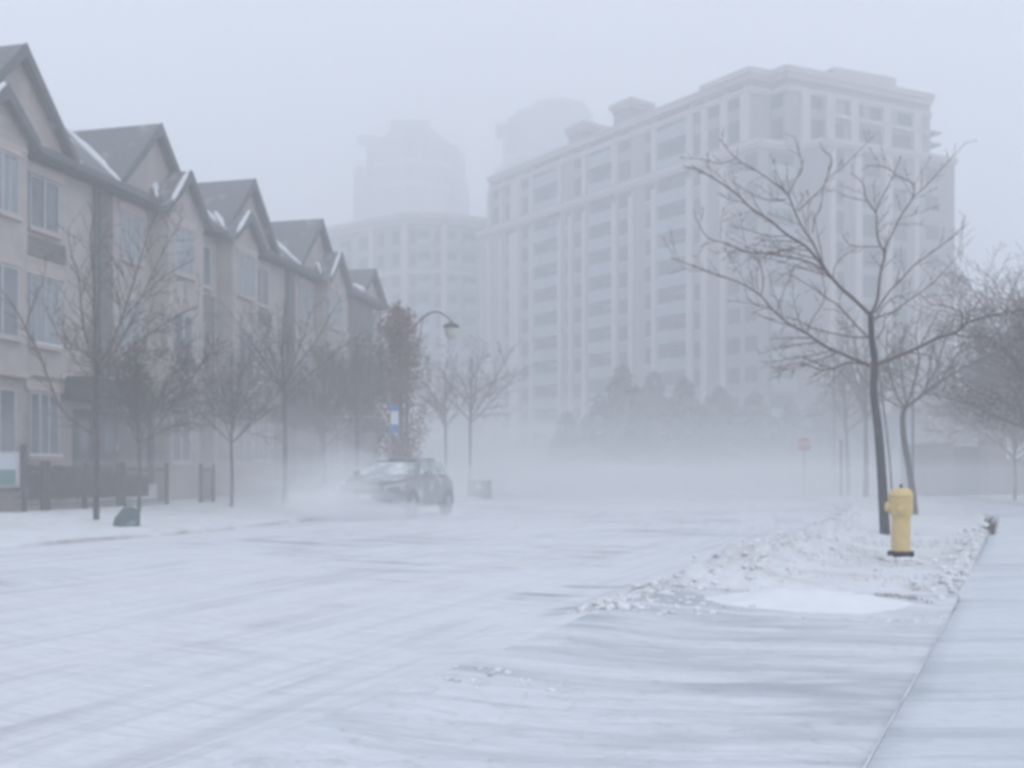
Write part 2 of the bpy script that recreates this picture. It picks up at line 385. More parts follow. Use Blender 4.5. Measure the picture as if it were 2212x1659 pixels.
# dark frozen tuft / broken post stub by the pavement
p = gp(2133,1152,.12)
t = thing('shrub_stub', (p.x,p.y,.08), 'small dark snow caked plant stub at the left edge of the pavement', 'shrub')
mb = MB(); rr=random.Random(3)
for i in range(26):
    a=rr.uniform(0,6.28); r=rr.uniform(.02,.10); h=rr.uniform(.14,.34)
    mb.tube([(cos(a)*r*.5,sin(a)*r*.5,-.05),(cos(a)*r+.02,sin(a)*r,h*.6),(cos(a)*r*1.2+.07,sin(a)*r*1.2,h)],[.014,.011,.005],4)
mb.build('stems', bark2, t)
mb = MB()
for i in range(16): lump(mb,(rr.gauss(-.05,.08),rr.gauss(0,.07),rr.uniform(0,.2)),rr.uniform(.03,.07),rr)
mb.build('caked_snow', snowm, t, smooth=True)

# ------------------------------------------------------------------ hydrant
hp = gp(1946,1208,.09)
t = thing('fire_hydrant', (hp.x,hp.y,.075), 'yellow fire hydrant with a black base standing in the snowy verge', 'hydrant', rotz=radians(-14))
MB().lathe([(.112,.10),(.108,.13),(.106,.50),(.112,.53),(.133,.555),(.133,.70),(.139,.705),(.139,.735),(.134,.74)],32).build('barrel', yellow, t, smooth=True, bevel=.003)
MB().lathe([(.138,.742),(.136,.77),(.126,.805),(.100,.835),(.06,.850),(.02,.853)],32).build('bonnet', yellow, t, smooth=True)
MB().lathe([(.022,.85),(.022,.868),(.014,.87),(.013,.90)],5).build('operating_nut', blackp, t)
def disk_y(mb, x, y0, y1, z, r, sides=20, r2=None):
    mb.tube([(x,y0,z),(x,y1,z)],[r, r2 or r],sides); return mb
nb = disk_y(MB(),0,-.10,-.165,.60,.062); no = nb.build('front_nozzle', yellow, t, bevel=.004)
disk_y(MB(),0,-.166,-.182,.60,.052,20,.048).build('nozzle_cap', yellow, no, bevel=.004)
disk_y(MB(),0,-.183,-.205,.60,.016,5).build('cap_nut', yellow, no)
for an in (radians(188),radians(62)):
    d_=Vector((cos(an),sin(an),0)); q=lambda r_: tuple(d_*r_+Vector((0,0,.63)))
    sn=MB().tube([q(.09),q(.145)],[.056,.056],18).build('side_nozzle', yellow, t, bevel=.003)
    MB().tube([q(.146),q(.172)],[.062,.054],18).build('nozzle_cap', yellow, sn, bevel=.004)
bf = MB().lathe([(.100,-.06),(.104,.0),(.135,.055),(.150,.062),(.150,.098),(.118,.105),(.113,.112)],28)
bf.build('base', blackp, t, smooth=True, bevel=.004)
for k in range(8):
    w=k*pi/4; MB().tube([(.13*cos(w),.13*sin(w),.05),(.13*cos(w),.13*sin(w),.118)],.012,6).build('bolt', blackp, t)

# ------------------------------------------------------------------ trees
def jit(r,a): return Vector((r.uniform(-a,a),r.uniform(-a,a),r.uniform(-a,a)))
def limb(p, d, length, r, rr, nseg=5, wob=.10, up=.03):
    pts=[p.copy()]; d=d.normalized(); st=length/nseg
    for i in range(nseg):
        d=(d+jit(rr,wob)+Vector((0,0,up))).normalized(); pts.append(pts[-1]+d*st)
    return pts
def twigs(mb, pts, r0, r1, rr, depth, dens, lenf, spread=.75, sides=4, up=.05, minr=.0035, start=.15):
    n = len(pts); total = sum((pts[i+1]-pts[i]).length for i in range(n-1))
    cnt = max(1,int(total*dens*rr.uniform(.8,1.25)))
    for k in range(cnt):
        f = start+(1-start)*(k+rr.random())/cnt; f=min(f,.995); i=min(n-2,int(f*(n-1))); tt=f*(n-1)-i
        p = pts[i].lerp(pts[i+1],tt); ax=(pts[i+1]-pts[i]).normalized()
        side = ax.orthogonal().normalized(); side.rotate(Matrix.Rotation(rr.uniform(0,2*pi),3,ax))
        d = (ax*(1-spread*.5)+side*spread*rr.uniform(.6,1.1)+Vector((0,0,up*3))).normalized()
        ln = total*lenf*(1.1-.65*f)*rr.uniform(.55,1.2)
        rb = max(minr,(r0+(r1-r0)*f)*.55)
        q = limb(p,d,ln,rb,rr,nseg=4 if depth>0 else 3,wob=.16,up=up)
        mb.tube(q,[rb+(minr-rb)*j/(len(q)-1) for j in range(len(q))],sides if rb>.008 else 3,cap=False)
        if depth>0: twigs(mb,q,rb,minr,rr,depth-1,dens*1.35,lenf*1.0,spread,3,up,minr,start)
def smooth_path(pts, rads, k=3):
    n=len(pts); out=[]; ro=[]
    for i in range(n-1):
        p0=pts[max(0,i-1)];p1=pts[i];p2=pts[i+1];p3=pts[min(n-1,i+2)]
        for j in range(k):
            u=j/k; out.append(.5*((2*p1)+(p2-p0)*u+(2*p0-5*p1+4*p2-p3)*u*u+(3*p1-p0-3*p2+p3)*u**3)); ro.append(rads[i]+(rads[i+1]-rads[i])*u)
    out.append(pts[-1]); ro.append(rads[-1]); return out,ro

def surveyed_tree(name, Y, conv, branches, trunk_ids, base, label, group, seed, dens, lenf, depth=1, minr=.004, px=1.0):
    """limbs follow surveyed lines; each leaves the plane of the trunk at its own slant"""
    rr=random.Random(seed); s=F/Y
    t = thing(name, base, label, 'tree', group=group); B=Vector(base)
    tm=MB(); cm=MB(); allb=[]
    for bi,(pts,w0,w1,slant,ini) in enumerate(branches):
        q=[]; L0=0; last=None
        for k,(a,b) in enumerate(pts):
            sx,sy=conv(a,b)
            if last is not None: L0+=sqrt((sx-last[0])**2+(sy-last[1])**2)
            last=(sx,sy); yy=Y+ini+slant*L0/s
            q.append(at(sx,sy,yy)-B)
        rads=[(w0+(w1-w0)*k/(len(q)-1))*.5/s*px for k in range(len(q))]
        q,ro=smooth_path(q,rads,3)
        (tm if bi in trunk_ids else cm).tube(q,ro,10 if bi in trunk_ids else 6,cap=False)
        allb.append((q,ro,bi))
    for q,ro,bi in allb:
        if bi in trunk_ids: continue
        twigs(cm,q,ro[0]*.8,ro[-1],rr,depth,dens,lenf,.8,4,.03,minr,.18)
    tm.build('trunk', bark, t, smooth=True)
    cm.build('crown', bark2, t, smooth=True)
    return t
c1 = lambda x,y: ((1650+x/2.369)/1.13,(300+y/2.369)/1.13)
dsp = lambda x,y: (x,y)
def D(x,y): return (1.13*x-1650)*2.369, (1.13*y-300)*2.369   # back into the same survey sheet
T1Y=16.6
br = [
 ([D(1912,1160),D(1909,1100),D(1903,1000),D(1896,920),D(1887,845),(1150,1400),(1132,1240),(1125,1090)],30,15,0,0),
 ([(1122,1110),(1030,1020),(950,950),(880,870),(810,780),(745,710),(640,645),(540,560),(430,490),(350,410),(200,310),(90,250)],11,3,-.25,0),
 ([(880,870),(835,790),(790,690),(740,620),(690,520),(655,430),(620,390),(530,320),(440,260),(340,200),(250,90)],7,2.5,.3,-.1),
 ([(655,410),(690,330),(730,270),(715,180),(680,70)],4,1.8,.4,0),
 ([(640,440),(560,450),(480,430),(400,390),(330,340)],3.5,1.6,-.5,0),
 ([(705,510),(790,430),(850,370),(875,300),(900,200),(840,150)],4,1.8,.5,.1),
 ([(850,370),(880,320),(960,260),(1080,140),(1150,70)],3,1.5,.1,.3),
 ([(790,640),(800,560),(840,480),(850,375)],3.2,2,.3,.2),
 ([(340,210),(250,235),(150,210),(20,205)],2.6,1.4,.2,.5),
 ([(870,860),(780,810),(700,785),(620,770),(500,755),(400,745),(300,700),(180,660),(110,540)],6,2,-.6,-.1),
 ([(1125,1405),(1040,1370),(950,1330),(860,1290),(760,1220),(650,1160),(560,1080),(490,1000),(380,930),(220,870),(80,820),(-30,780)],11,2.5,.35,0),
 ([(490,1000),(505,930),(495,850),(470,790),(400,740),(280,700)],4.5,1.8,.5,.9),
 ([(560,1080),(480,1060),(420,1020),(400,960)],3,1.5,.5,.7),
 ([(1110,1235),(1060,1190),(990,1110),(930,1050),(865,1010),(800,960),(700,900),(630,870)],6,2,.8,0),
 ([(760,1215),(785,1140),(850,1040),(860,960),(845,880)],3.6,1.8,-.3,.3),
 ([(1110,1400),(1000,1385),(920,1415),(840,1430),(740,1390),(660,1400),(580,1420)],6.5,2,-.7,0),
 ([(900,1420),(820,1390),(740,1360),(690,1340)],3,1.5,.3,-.3),
 ([(1118,1240),(1000,1235),(880,1210),(780,1180),(700,1140),(640,1130)],5,1.8,-1.0,0),
 ([(1128,1110),(1165,1020),(1178,900),(1190,830),(1207,760),(1170,680),(1160,600),(1155,520),(1100,440),(1080,350),(1010,290)],9,2,.15,0),
 ([(1155,520),(1180,450),(1230,360),(1300,200)],4,1.6,-.4,.1),
 ([(1205,745),(1250,640),(1300,540),(1370,430),(1368,350),(1290,310),(1200,250),(1100,250)],5.5,1.8,.35,.1),
 ([(1370,430),(1440,370),(1560,240),(1680,110)],3.6,1.6,-.2,.3),
 ([(1190,715),(1080,715),(1000,700),(960,640)],3.5,1.7,-.5,0),
 ([(910,900),(920,830),(970,770),(1060,720)],3.5,1.8,.2,0),
 ([(1100,450),(1000,430),(920,390)],2.6,1.5,.3,.1),
 ([(1145,1130),(1260,1090),(1340,1030),(1480,930),(1600,800)],6,2,.7,0),
 ([(1150,1100),(1230,980),(1300,910),(1370,830),(1450,770),(1560,690),(1660,600)],5.5,1.8,-.4,0),
 ([(1160,1250),(1200,1190),(1210,1130),(1300,1080)],4,1.6,-.6,0),
 ([(1150,1150),(1200,1060),(1280,1000),(1330,1020)],4,1.6,-.9,0),
 ([(1160,1398),(1280,1350),(1400,1300),(1500,1250),(1620,1210),(1680,1160),(1800,1120),(1950,1090),(2060,1075)],13,4,-.2,0),
 ([(1650,1200),(1650,1100),(1560,1060),(1480,1050),(1420,1000)],5,1.8,.3,-.3),
 ([(1665,1190),(1690,1100),(1740,1050),(1800,940)],4,1.6,-.3,-.3),
 ([(1400,1300),(1400,1400),(1380,1480)],3.5,1.6,.5,-.2),
]
surveyed_tree('honey_locust_tree', T1Y, c1, br, (0,), gp(1911,1157,.1), 'tall bare spreading tree directly behind the yellow hydrant', 'bare street trees', 21, 5.2, .29, 2, .0040, .74)

br = [
 ([(1976,1112),(1972,1070),(1962,1000),(1953,950),(1950,900),(1957,875)],17,11,0,0),
 ([(1955,882),(1990,855),(2030,825),(2080,795),(2130,770),(2165,760)],9,2,.2,0),
 ([(1953,880),(1935,850),(1922,800),(1915,750),(1918,700)],6,2,-.3,0),
 ([(1957,878),(1975,830),(1985,780),(1978,720),(1990,670)],7,2,.3,0),
 ([(1957,872),(1950,820),(1945,760),(1960,700)],5,2,.9,0),
 ([(1990,855),(2020,800),(2040,740),(2060,690)],5,2,-.3,.1),
 ([(2030,825),(2060,780),(2090,730),(2130,690)],4.5,2,.3,.2),
 ([(1960,875),(2000,840),(2010,770),(2030,710)],4.5,2,-.9,.0),
 ([(1950,882),(1915,862),(1880,835),(1850,800)],4.5,2,.4,.0),
]
surveyed_tree('street_tree', 25.0, dsp, br, (0,), (gp(1976,1110,.1)), 'bare leaning tree with a kinked trunk, second behind the yellow hydrant', 'bare street trees', 5, 5.0, .36, 2, .0062, .9)
br = [
 ([(208,1128),(208,1000),(206,900),(209,783)],15,10,0,0),
 ([(208,800),(195,760),(183,718),(175,660),(170,600),(152,540),(148,490)],7,2,-.2,0),
 ([(211,795),(236,752),(262,690),(285,620),(305,555),(325,490),(345,450)],8,2,.2,0),
 ([(214,806),(240,770),(262,735),(295,665),(325,600),(360,530),(395,470)],5,2,.6,0),
 ([(208,785),(206,700),(204,600),(196,520),(205,455)],7,2,.1,0),
 ([(204,937),(180,925),(164,911),(134,885),(108,829),(90,777),(70,735),(56,713)],8,4.5,-.3,0),
 ([(56,713),(62,683),(75,650),(95,600),(100,550)],4,1.8,.3,-.3),
 ([(62,722),(34,668),(0,624),(-40,590)],4,1.8,-.3,-.3),
 ([(172,650),(190,600),(210,540),(235,490)],3.5,1.8,.5,-.1),
 ([(265,690),(300,650),(350,600),(420,560)],4,1.8,-.4,.1),
 ([(212,800),(250,780),(310,730),(370,690),(430,660)],4,1.8,-.8,.0),
 ([(205,830),(150,760),(110,690),(90,640)],4,1.8,.8,.0),
]
surveyed_tree('street_tree', 20.4, dsp, br, (0,), (gp(208,1128,.13)), 'bare upright street tree in front of the nearest house, beside the green box', 'bare street trees', 8, 5.2, .32, 2, .0050, .85)

def bare_tree(name, base, H, fork, spread, r0, label, seed, nl=7, dens=3.2, depth=2, lean=(0,0), lenf=.42, group='bare street trees', minr=.009, m1=None, m2=None):
    rr=random.Random(seed); t=thing(name, base, label, 'tree', group=group)
    tm=MB(); cm=MB(); dens*=1.6; minr*=.72; r0*=.88
    top=Vector((lean[0]*fork,lean[1]*fork,fork)); pts=[Vector((0,0,-.1)),Vector((lean[0]*fork*.4+.02,lean[1]*fork*.4,fork*.45)),top]
    top2=top+Vector((lean[0],lean[1],1)).normalized()*(H-fork)*.62
    pts+= [top.lerp(top2,.5)+jit(rr,.06), top2]; q,ro=smooth_path(pts,[r0*1.15,r0*.9,r0*.72,r0*.42,r0*.15],3)
    tm.tube(q,ro,8,cap=False)
    twigs(cm,q[len(q)//2:],r0*.4,r0*.1,rr,depth-1,dens*1.4,.34,.7,4,.08,minr,.1)
    for k in range(nl):
        f=rr.uniform(0,.55)*(k/nl)*1.6; f=min(f,.6); p=top.lerp(top2,f); a=2*pi*k/nl*1.0+rr.uniform(-.5,.5)+k*1.3
        el=rr.uniform(.55,1.15); d=Vector((cos(a)*cos(el),sin(a)*cos(el),sin(el)))
        ln=(H-p.z)*rr.uniform(.75,1.0)*spread
        l=limb(p,d,ln,0,rr,6,.15,.015); rb=r0*.5*(1-f*.5)
        cm.tube(l,[rb+(minr-rb)*j/(len(l)-1) for j in range(len(l))],5,cap=False)
        twigs(cm,l,rb,minr,rr,depth-1,dens,lenf,.85,4,.025,minr,.15)
    tm.build('trunk', m1 or bark, t, smooth=True); cm.build('crown', m2 or bark2, t, smooth=True)
    return t
def base_at(sx, Y, z=.1): 
    return ((sx-CX)*Y/F, Y, z)
bare_tree('street_tree', base_at(615,31,.15), 7.6, 3.2, .85, .085, 'thin bare tree midway between the green utility box and the moving car', 31, 8, 2.4, 2)
bare_tree('street_tree', base_at(300,23.6,.3), 5.2, 1.3, .8, .05, 'low dense brownish bare tree behind the iron fence', 32, 13, 6.0, 2, lenf=.4)
bare_tree('street_tree', base_at(500,27.5,.3), 5.4, 1.6, .8, .05, 'small twiggy bare tree before the third gable', 33, 12, 5.0, 2, lenf=.4)
bare_tree('street_tree', base_at(770,40,.15), 8.0, 3.0, .8, .09, 'dense bare tree before the furthest gables, behind the car', 34, 13, 5.0, 2, minr=0.0117)
bare_tree('street_tree', base_at(700,36,.2), 6.2, 1.8, .8, .07, 'bushy bare tree against the fourth house front', 35, 13, 5.0, 2, minr=0.0117)
bare_tree('street_tree', base_at(962,52,.1), 8.6, 3.3, .72, .10, 'slim bare tree left of the pair beyond the street lamp', 36, 9, 2.2, 2, minr=0.0143)
bare_tree('street_tree', base_at(1014,54,.1), 9.3, 3.6, .85, .11, 'bare tree beside the grey cabinet beyond the street lamp', 37, 10, 2.0, 2, lean=(.012,0), minr=0.0143)
bare_tree('street_tree', base_at(1870,43,.1), 8.2, 3.2, .95, .13, 'hazy straight trunked tree left of the tall tree by the hydrant', 38, 9, 2.2, 2, minr=0.0143)
bare_tree('street_tree', base_at(1832,50,.1), 8.0, 3.0, .95, .12, 'faint bare tree nearest the stop sign', 39, 9, 1.9, 2, minr=.011, lean=(-.03,0))
bare_tree('street_tree', base_at(1929,31,.1), 5.6, 3.6, .6, .045, 'thin leaning sapling hidden just behind the tall tree by the hydrant', 40, 6, 2.5, 1, lean=(-.10,0))
bare_tree('bare_tree', base_at(2192,36,.2), 6.6, 1.3, 1.0, .06, 'brownish bare tree before the board fence, just right of the brick pillar', 41, 16, 4.6, 2, lenf=.42, m2=mat('red_twig',(.135,.080,.080),.9,.3,8), group='trees beyond the pavement', minr=0.0130)
bare_tree('bare_tree', base_at(2060,60,.2), 8.5, 2.2, .95, .13, 'faint bare tree behind the low brick enclosure', 42, 10, 2.0, 2, lenf=.42, m2=mat('red_twig',(.135,.080,.080),.9,.3,8), group='trees beyond the pavement', minr=0.0156)
bare_tree('bare_tree', base_at(2290,37,.2), 11.0, 1.5, .9, .15, 'tall bare tree at the right edge reaching over the frame', 43, 13, 2.4, 2, lenf=.40, m2=mat('red_twig',(.135,.080,.080),.9,.3,8), group='trees beyond the pavement', minr=0.0117)
bare_tree('bare_tree', base_at(2235,47,.2), 7.6, 1.2, 1.0, .09, 'dense twiggy bare tree behind the board fence at the right edge', 44, 14, 3.0, 2, lenf=.44, m2=mat('red_twig',(.135,.080,.080),.9,.3,8), group='trees beyond the pavement', minr=.009)
bare_tree('bare_tree', base_at(2262,30,.2), 7.5, 1.8, 1.0, .11, 'dense dark bare tree rising from the lower right edge of the trees', 45, 16, 4.4, 2, lenf=.42, m2=mat('red_twig',(.135,.080,.080),.9,.3,8), group='trees beyond the pavement', minr=.007)
# stakes tied to street trees
for sx,Y,h,lb in ((1972,25.4,3.4,'thin steel stake standing beside the kinked leaning tree'),(1817,46,2.6,'square timber post standing in front of the faint trees near the stop sign')):
    p=base_at(sx,Y,0); o=MB().tube([(0,0,-.1),(0,0,h)],.028 if h>3 else .07,6 if h>3 else 4).build('tree_stake', steel if h>3 else wood, loc=p); tag(o,lb,'post')

# leaves in clumps
def leaf_cloud(mb, pts, n, r, size, rr):
    for i in range(n):
        c = rr.choice(pts)+jit(rr,r); a=jit(rr,1).normalized()*size*rr.uniform(.5,1.2); b=a.orthogonal().normalized()*size*.5
        b.rotate(Matrix.Rotation(rr.uniform(0,6.28),3,a.normalized()))
        n0=len(mb.v); mb.v += [tuple(c-a-b*.4),tuple(c+b),tuple(c+a+b*.3),tuple(c-b)]; mb.f.append((n0,n0+1,n0+2,n0+3))
# columnar oak holding rusty leaves
rr=random.Random(77); bs=Vector(base_at(867,38.2,.12))
t=thing('columnar_oak', bs, 'narrow oak still holding rusty leaves beside the street lamp post', 'tree')
tm=MB().tube([(0,0,-.1),(0,0,3.4),(-.1,0,7.4)],[.11,.08,.02],8); tm.build('trunk', bark, t)
cm=MB(); lf=MB(); cp=[]
for k in range(130):
    f_=rr.random()**1.25; z=1.5+6.0*f_; a=rr.uniform(0,6.28); env=1.5*(1-f_)**.5*min(1,(f_+.04)/.16)**.5
    q=limb(Vector((-.02*z,0,z-.4)),Vector((cos(a),sin(a),.9)),env*1.25,0,rr,4,.15,.08)
    cm.tube(q,[.03,.02,.014,.01,.006],4,cap=False); cp+=q[1:]
leaf_cloud(lf, cp, 5200, .24, .080, rr)
cm.build('branches', bark2, t); lf.build('foliage', rust, t)
# rusty leaved tree top right
rr=random.Random(78); bs=Vector(base_at(2230,24,.15))
t=thing('oak_tree', bs, 'twisted tree with clusters of dead brown leaves at the right edge', 'tree')
tm=MB(); tm.tube(smooth_path([Vector((0,0,-.1)),Vector((.1,0,1.2)),Vector((0,0,2.2)),Vector((.15,0,3.6))],[.13,.11,.10,.06])[0],[.13,.125,.12,.115,.11,.10,.09,.08,.07,.05],9,cap=False)
tm.build('trunk', bark, t, smooth=True); cm=MB(); lf=MB(); cp=[]
for k in range(24):
    z=rr.uniform(1.5,3.6); a=rr.uniform(0,6.28); el=rr.uniform(.1,1.0)
    q=limb(Vector((0,0,z)),Vector((cos(a)*cos(el),sin(a)*cos(el),sin(el))),rr.uniform(1.2,2.3),0,rr,6,.22,.02)
    cm.tube(q,[.05,.04,.032,.024,.018,.013,.006],5,cap=False); twigs(cm,q,.03,.006,rr,1,4.2,.36,.9,3,.0,.004,.2); cp+=q[3:]
leaf_cloud(lf, cp, 3200, .26, .05, rr)
cm.build('branches', bark2, t, smooth=True); lf.build('foliage', mat('brown_leaves',(.10,.055,.05),.8,.4,2.5), t)

# evergreens at the foot of the apartment block
def conifer(base, H, R, label, seed):
    rr=random.Random(seed); t=thing('spruce_tree', base, label, 'tree', group='dark evergreens before the apartment block')
    MB().tube([(0,0,-.2),(0,0,H*.9)],[.2,.03],6).build('trunk', bark, t)
    lf=MB(); nl=int(H*2.4)
    for i in range(nl):
        f=i/nl; z=.6+(H-.6)*f; r=R*(1-f)**.62*rr.uniform(.7,1.2)+.1; nb_=int(7+9*(1-f))
        for k in range(nb_):
            a=rr.uniform(0,6.28); l=r*rr.uniform(.6,1.1); w=l*.22
            for j in range(3):
                g0=l*j/3; g1=l*(j+1.3)/3; zz=z-.28*g0+rr.uniform(-.1,.1)
                ca,sa=cos(a+rr.uniform(-.12,.12)),sin(a)
                n0=len(lf.v); wv=w*(1.1-j*.28)+.12
                lf.v += [(ca*g0-sa*wv,sa*g0+ca*wv,zz),(ca*g0+sa*wv,sa*g0-ca*wv,zz-.05),(ca*g1,sa*g1,zz-.3*(g1-g0)-rr.uniform(.1,.35)),(ca*g0,sa*g0,zz+.3)]
                lf.f += [(n0,n0+1,n0+2),(n0,n0+2,n0+3),(n0+1,n0+3,n0+2)]
    lf.build('crown', evergr, t)
for i,(sx,Y,sy,R,lb) in enumerate([(1345,76,785,4.6,'tallest dark spruce, left of the group before the apartment block'),(1413,80,798,4.4,'dark spruce, second tallest, just right of the tallest one'),
    (1295,78,846,3.8,'shorter spruce just left of the tallest one'),(1480,77,812,4.6,'dark spruce, middle of the group before the apartment block'),(1555,79,830,4.4,'dark spruce right of the middle of the evergreen group'),
    (1630,76,842,4.2,'broad dark spruce in the right part of the evergreen group'),(1225,80,885,3.4,'low faint spruce at the left end of the evergreen group'),(1705,75,868,4.0,'low spruce behind and left of the stop sign'),
    (1380,70,880,3.6,'low broad spruce in front of the two tallest ones'),(1520,71,880,3.6,'low broad spruce in front of the middle of the evergreen group'),(1785,74,840,4.4,'dark spruce behind and right of the stop sign'),
    (1870,72,815,4.6,'tall dark spruce seen through the straight trunks'),(1950,74,850,4.6,'dark spruce behind the tall tree by the hydrant'),(2040,76,830,5.0,'tall spruce behind the brick enclosure'),(2140,74,800,5.0,'large dark spruce behind the brick pillar at the right')]):
    H=(HZ-sy)*Y/F+1.1; conifer(base_at(sx,Y,0),H,R,lb,100+i)

wd=MB(); rr=random.Random(9)
for i in range(26000):
    sx=rr.uniform(1150,2330); Y=rr.uniform(82,93); x=(sx-CX)*Y/F
    H=(4.6+2.4*nz(sx*.011,3,1)+1.3*nz(sx*.05,8,2))*sm(1140,1290,sx)+1.6*sm(1800,2100,sx)
    c=Vector((x,Y,H*rr.random()**.75)); a=jit(rr,1).normalized()*rr.uniform(.15,.4); b=a.orthogonal().normalized()*a.length*.6
    n0=len(wd.v); wd.v+=[tuple(c-a),tuple(c+b),tuple(c+a),tuple(c-b)]; wd.f.append((n0,n0+1,n0+2,n0+3))
tag(wd.build('woodland', evergr),'dim belt of snowy trees and bushes at the foot of the apartment block','trees',kind='stuff')

# ------------------------------------------------------------------ townhouses
ZG=.35
def window(parent, x0, x1, z0, z1, y, n=2, gm=None, sill=True, snow_sill=False):
    """pane bank with frame; y is the wall face, outside is -y"""
    fr=MB(); w=.055
    fr.box(x0-w,x0,y-.05,y+.02,z0,z1).box(x1,x1+w,y-.05,y+.02,z0,z1).box(x0-w,x1+w,y-.05,y+.02,z1,z1+w).box(x0-w,x1+w,y-.05,y+.02,z0-w,z0)
    for k in range(1,n): xx=x0+(x1-x0)*k/n; fr.box(xx-.035,xx+.035,y-.045,y+.015,z0,z1)
    wo=fr.build('window', wframe, parent)
    MB().box(x0,x1,y-.012,y+.01,z0,z1).build('pane', gm or glass, wo)
    if sill: MB().box(x0-.12,x1+.12,y-.11,y,z0-w-.10,z0-w-.003).build('sill', stone2, wo)
    if snow_sill: MB().box(x0-.12,x1+.12,y-.12,y-.052,z0-w,z0-w+.06).build('sill_snow', snowm, wo, bevel=.015)
    return wo
def gable_roof(mb, fm, xc, hw, zp, ze, yf, yb, th=.16):
    """two slopes with the ridge along y; rakes overhang at yf"""
    k=(zp-ze)/hw; ov=.18
    for s_ in (-1,1):
        a=(xc,yf,zp); b=(xc+s_*(hw+ov),yf,ze-k*ov); c=(xc+s_*(hw+ov),yb,ze-k*ov); d=(xc,yb,zp)
        if s_>0: mb.slab(a,d,c,b,-th) if False else mb.hull8([(a[0],yf,zp-th*1.3),(b[0],yf,b[2]-th*1.0),(c[0],yb,c[2]-th*1.0),(d[0],yb,zp-th*1.3),a,b,c,d])
        else: mb.hull8([(b[0],yf,b[2]-th*1.0),(a[0],yf,zp-th*1.3),(d[0],yb,zp-th*1.3),(c[0],yb,c[2]-th*1.0),b,a,d,c])
        # rake board
        e=.02
        p=[(a[0],yf-e,zp+.02),(b[0],yf-e,b[2]+.02),(b[0],yf-e,b[2]-.20),(a[0],yf-e,zp-.34)]
        n0=len(fm.v); fm.v += p+[(q[0],q[1]+.05,q[2]) for q in p]; fm.f += [(n0,n0+1,n0+2,n0+3),(n0+7,n0+6,n0+5,n0+4)]+[(n0+i,n0+4+i,n0+4+(i+1)%4,n0+(i+1)%4) for i in range(4)]
def gable_wall(xc, hw, zp, ze, y0, y1): return MB().xprism([(xc-hw,ze-.02),(xc+hw,ze-.02),(xc,zp-.1)],y0,y1)
def snow_strip(mb, a, b, w, up=.05):
    a=Vector(a); b=Vector(b); n=9; rr=random.Random(int(abs(a.x*91+b.z*13)))
    pts=[a.lerp(b,i/n)+Vector((0,0,up)) for i in range(n+1)]; mb.tube(pts,[w*(.35+.65*sin(pi*(i+.4)/(n+.8)))*rr.uniform(.8,1.2) for i in range(n+1)],7)
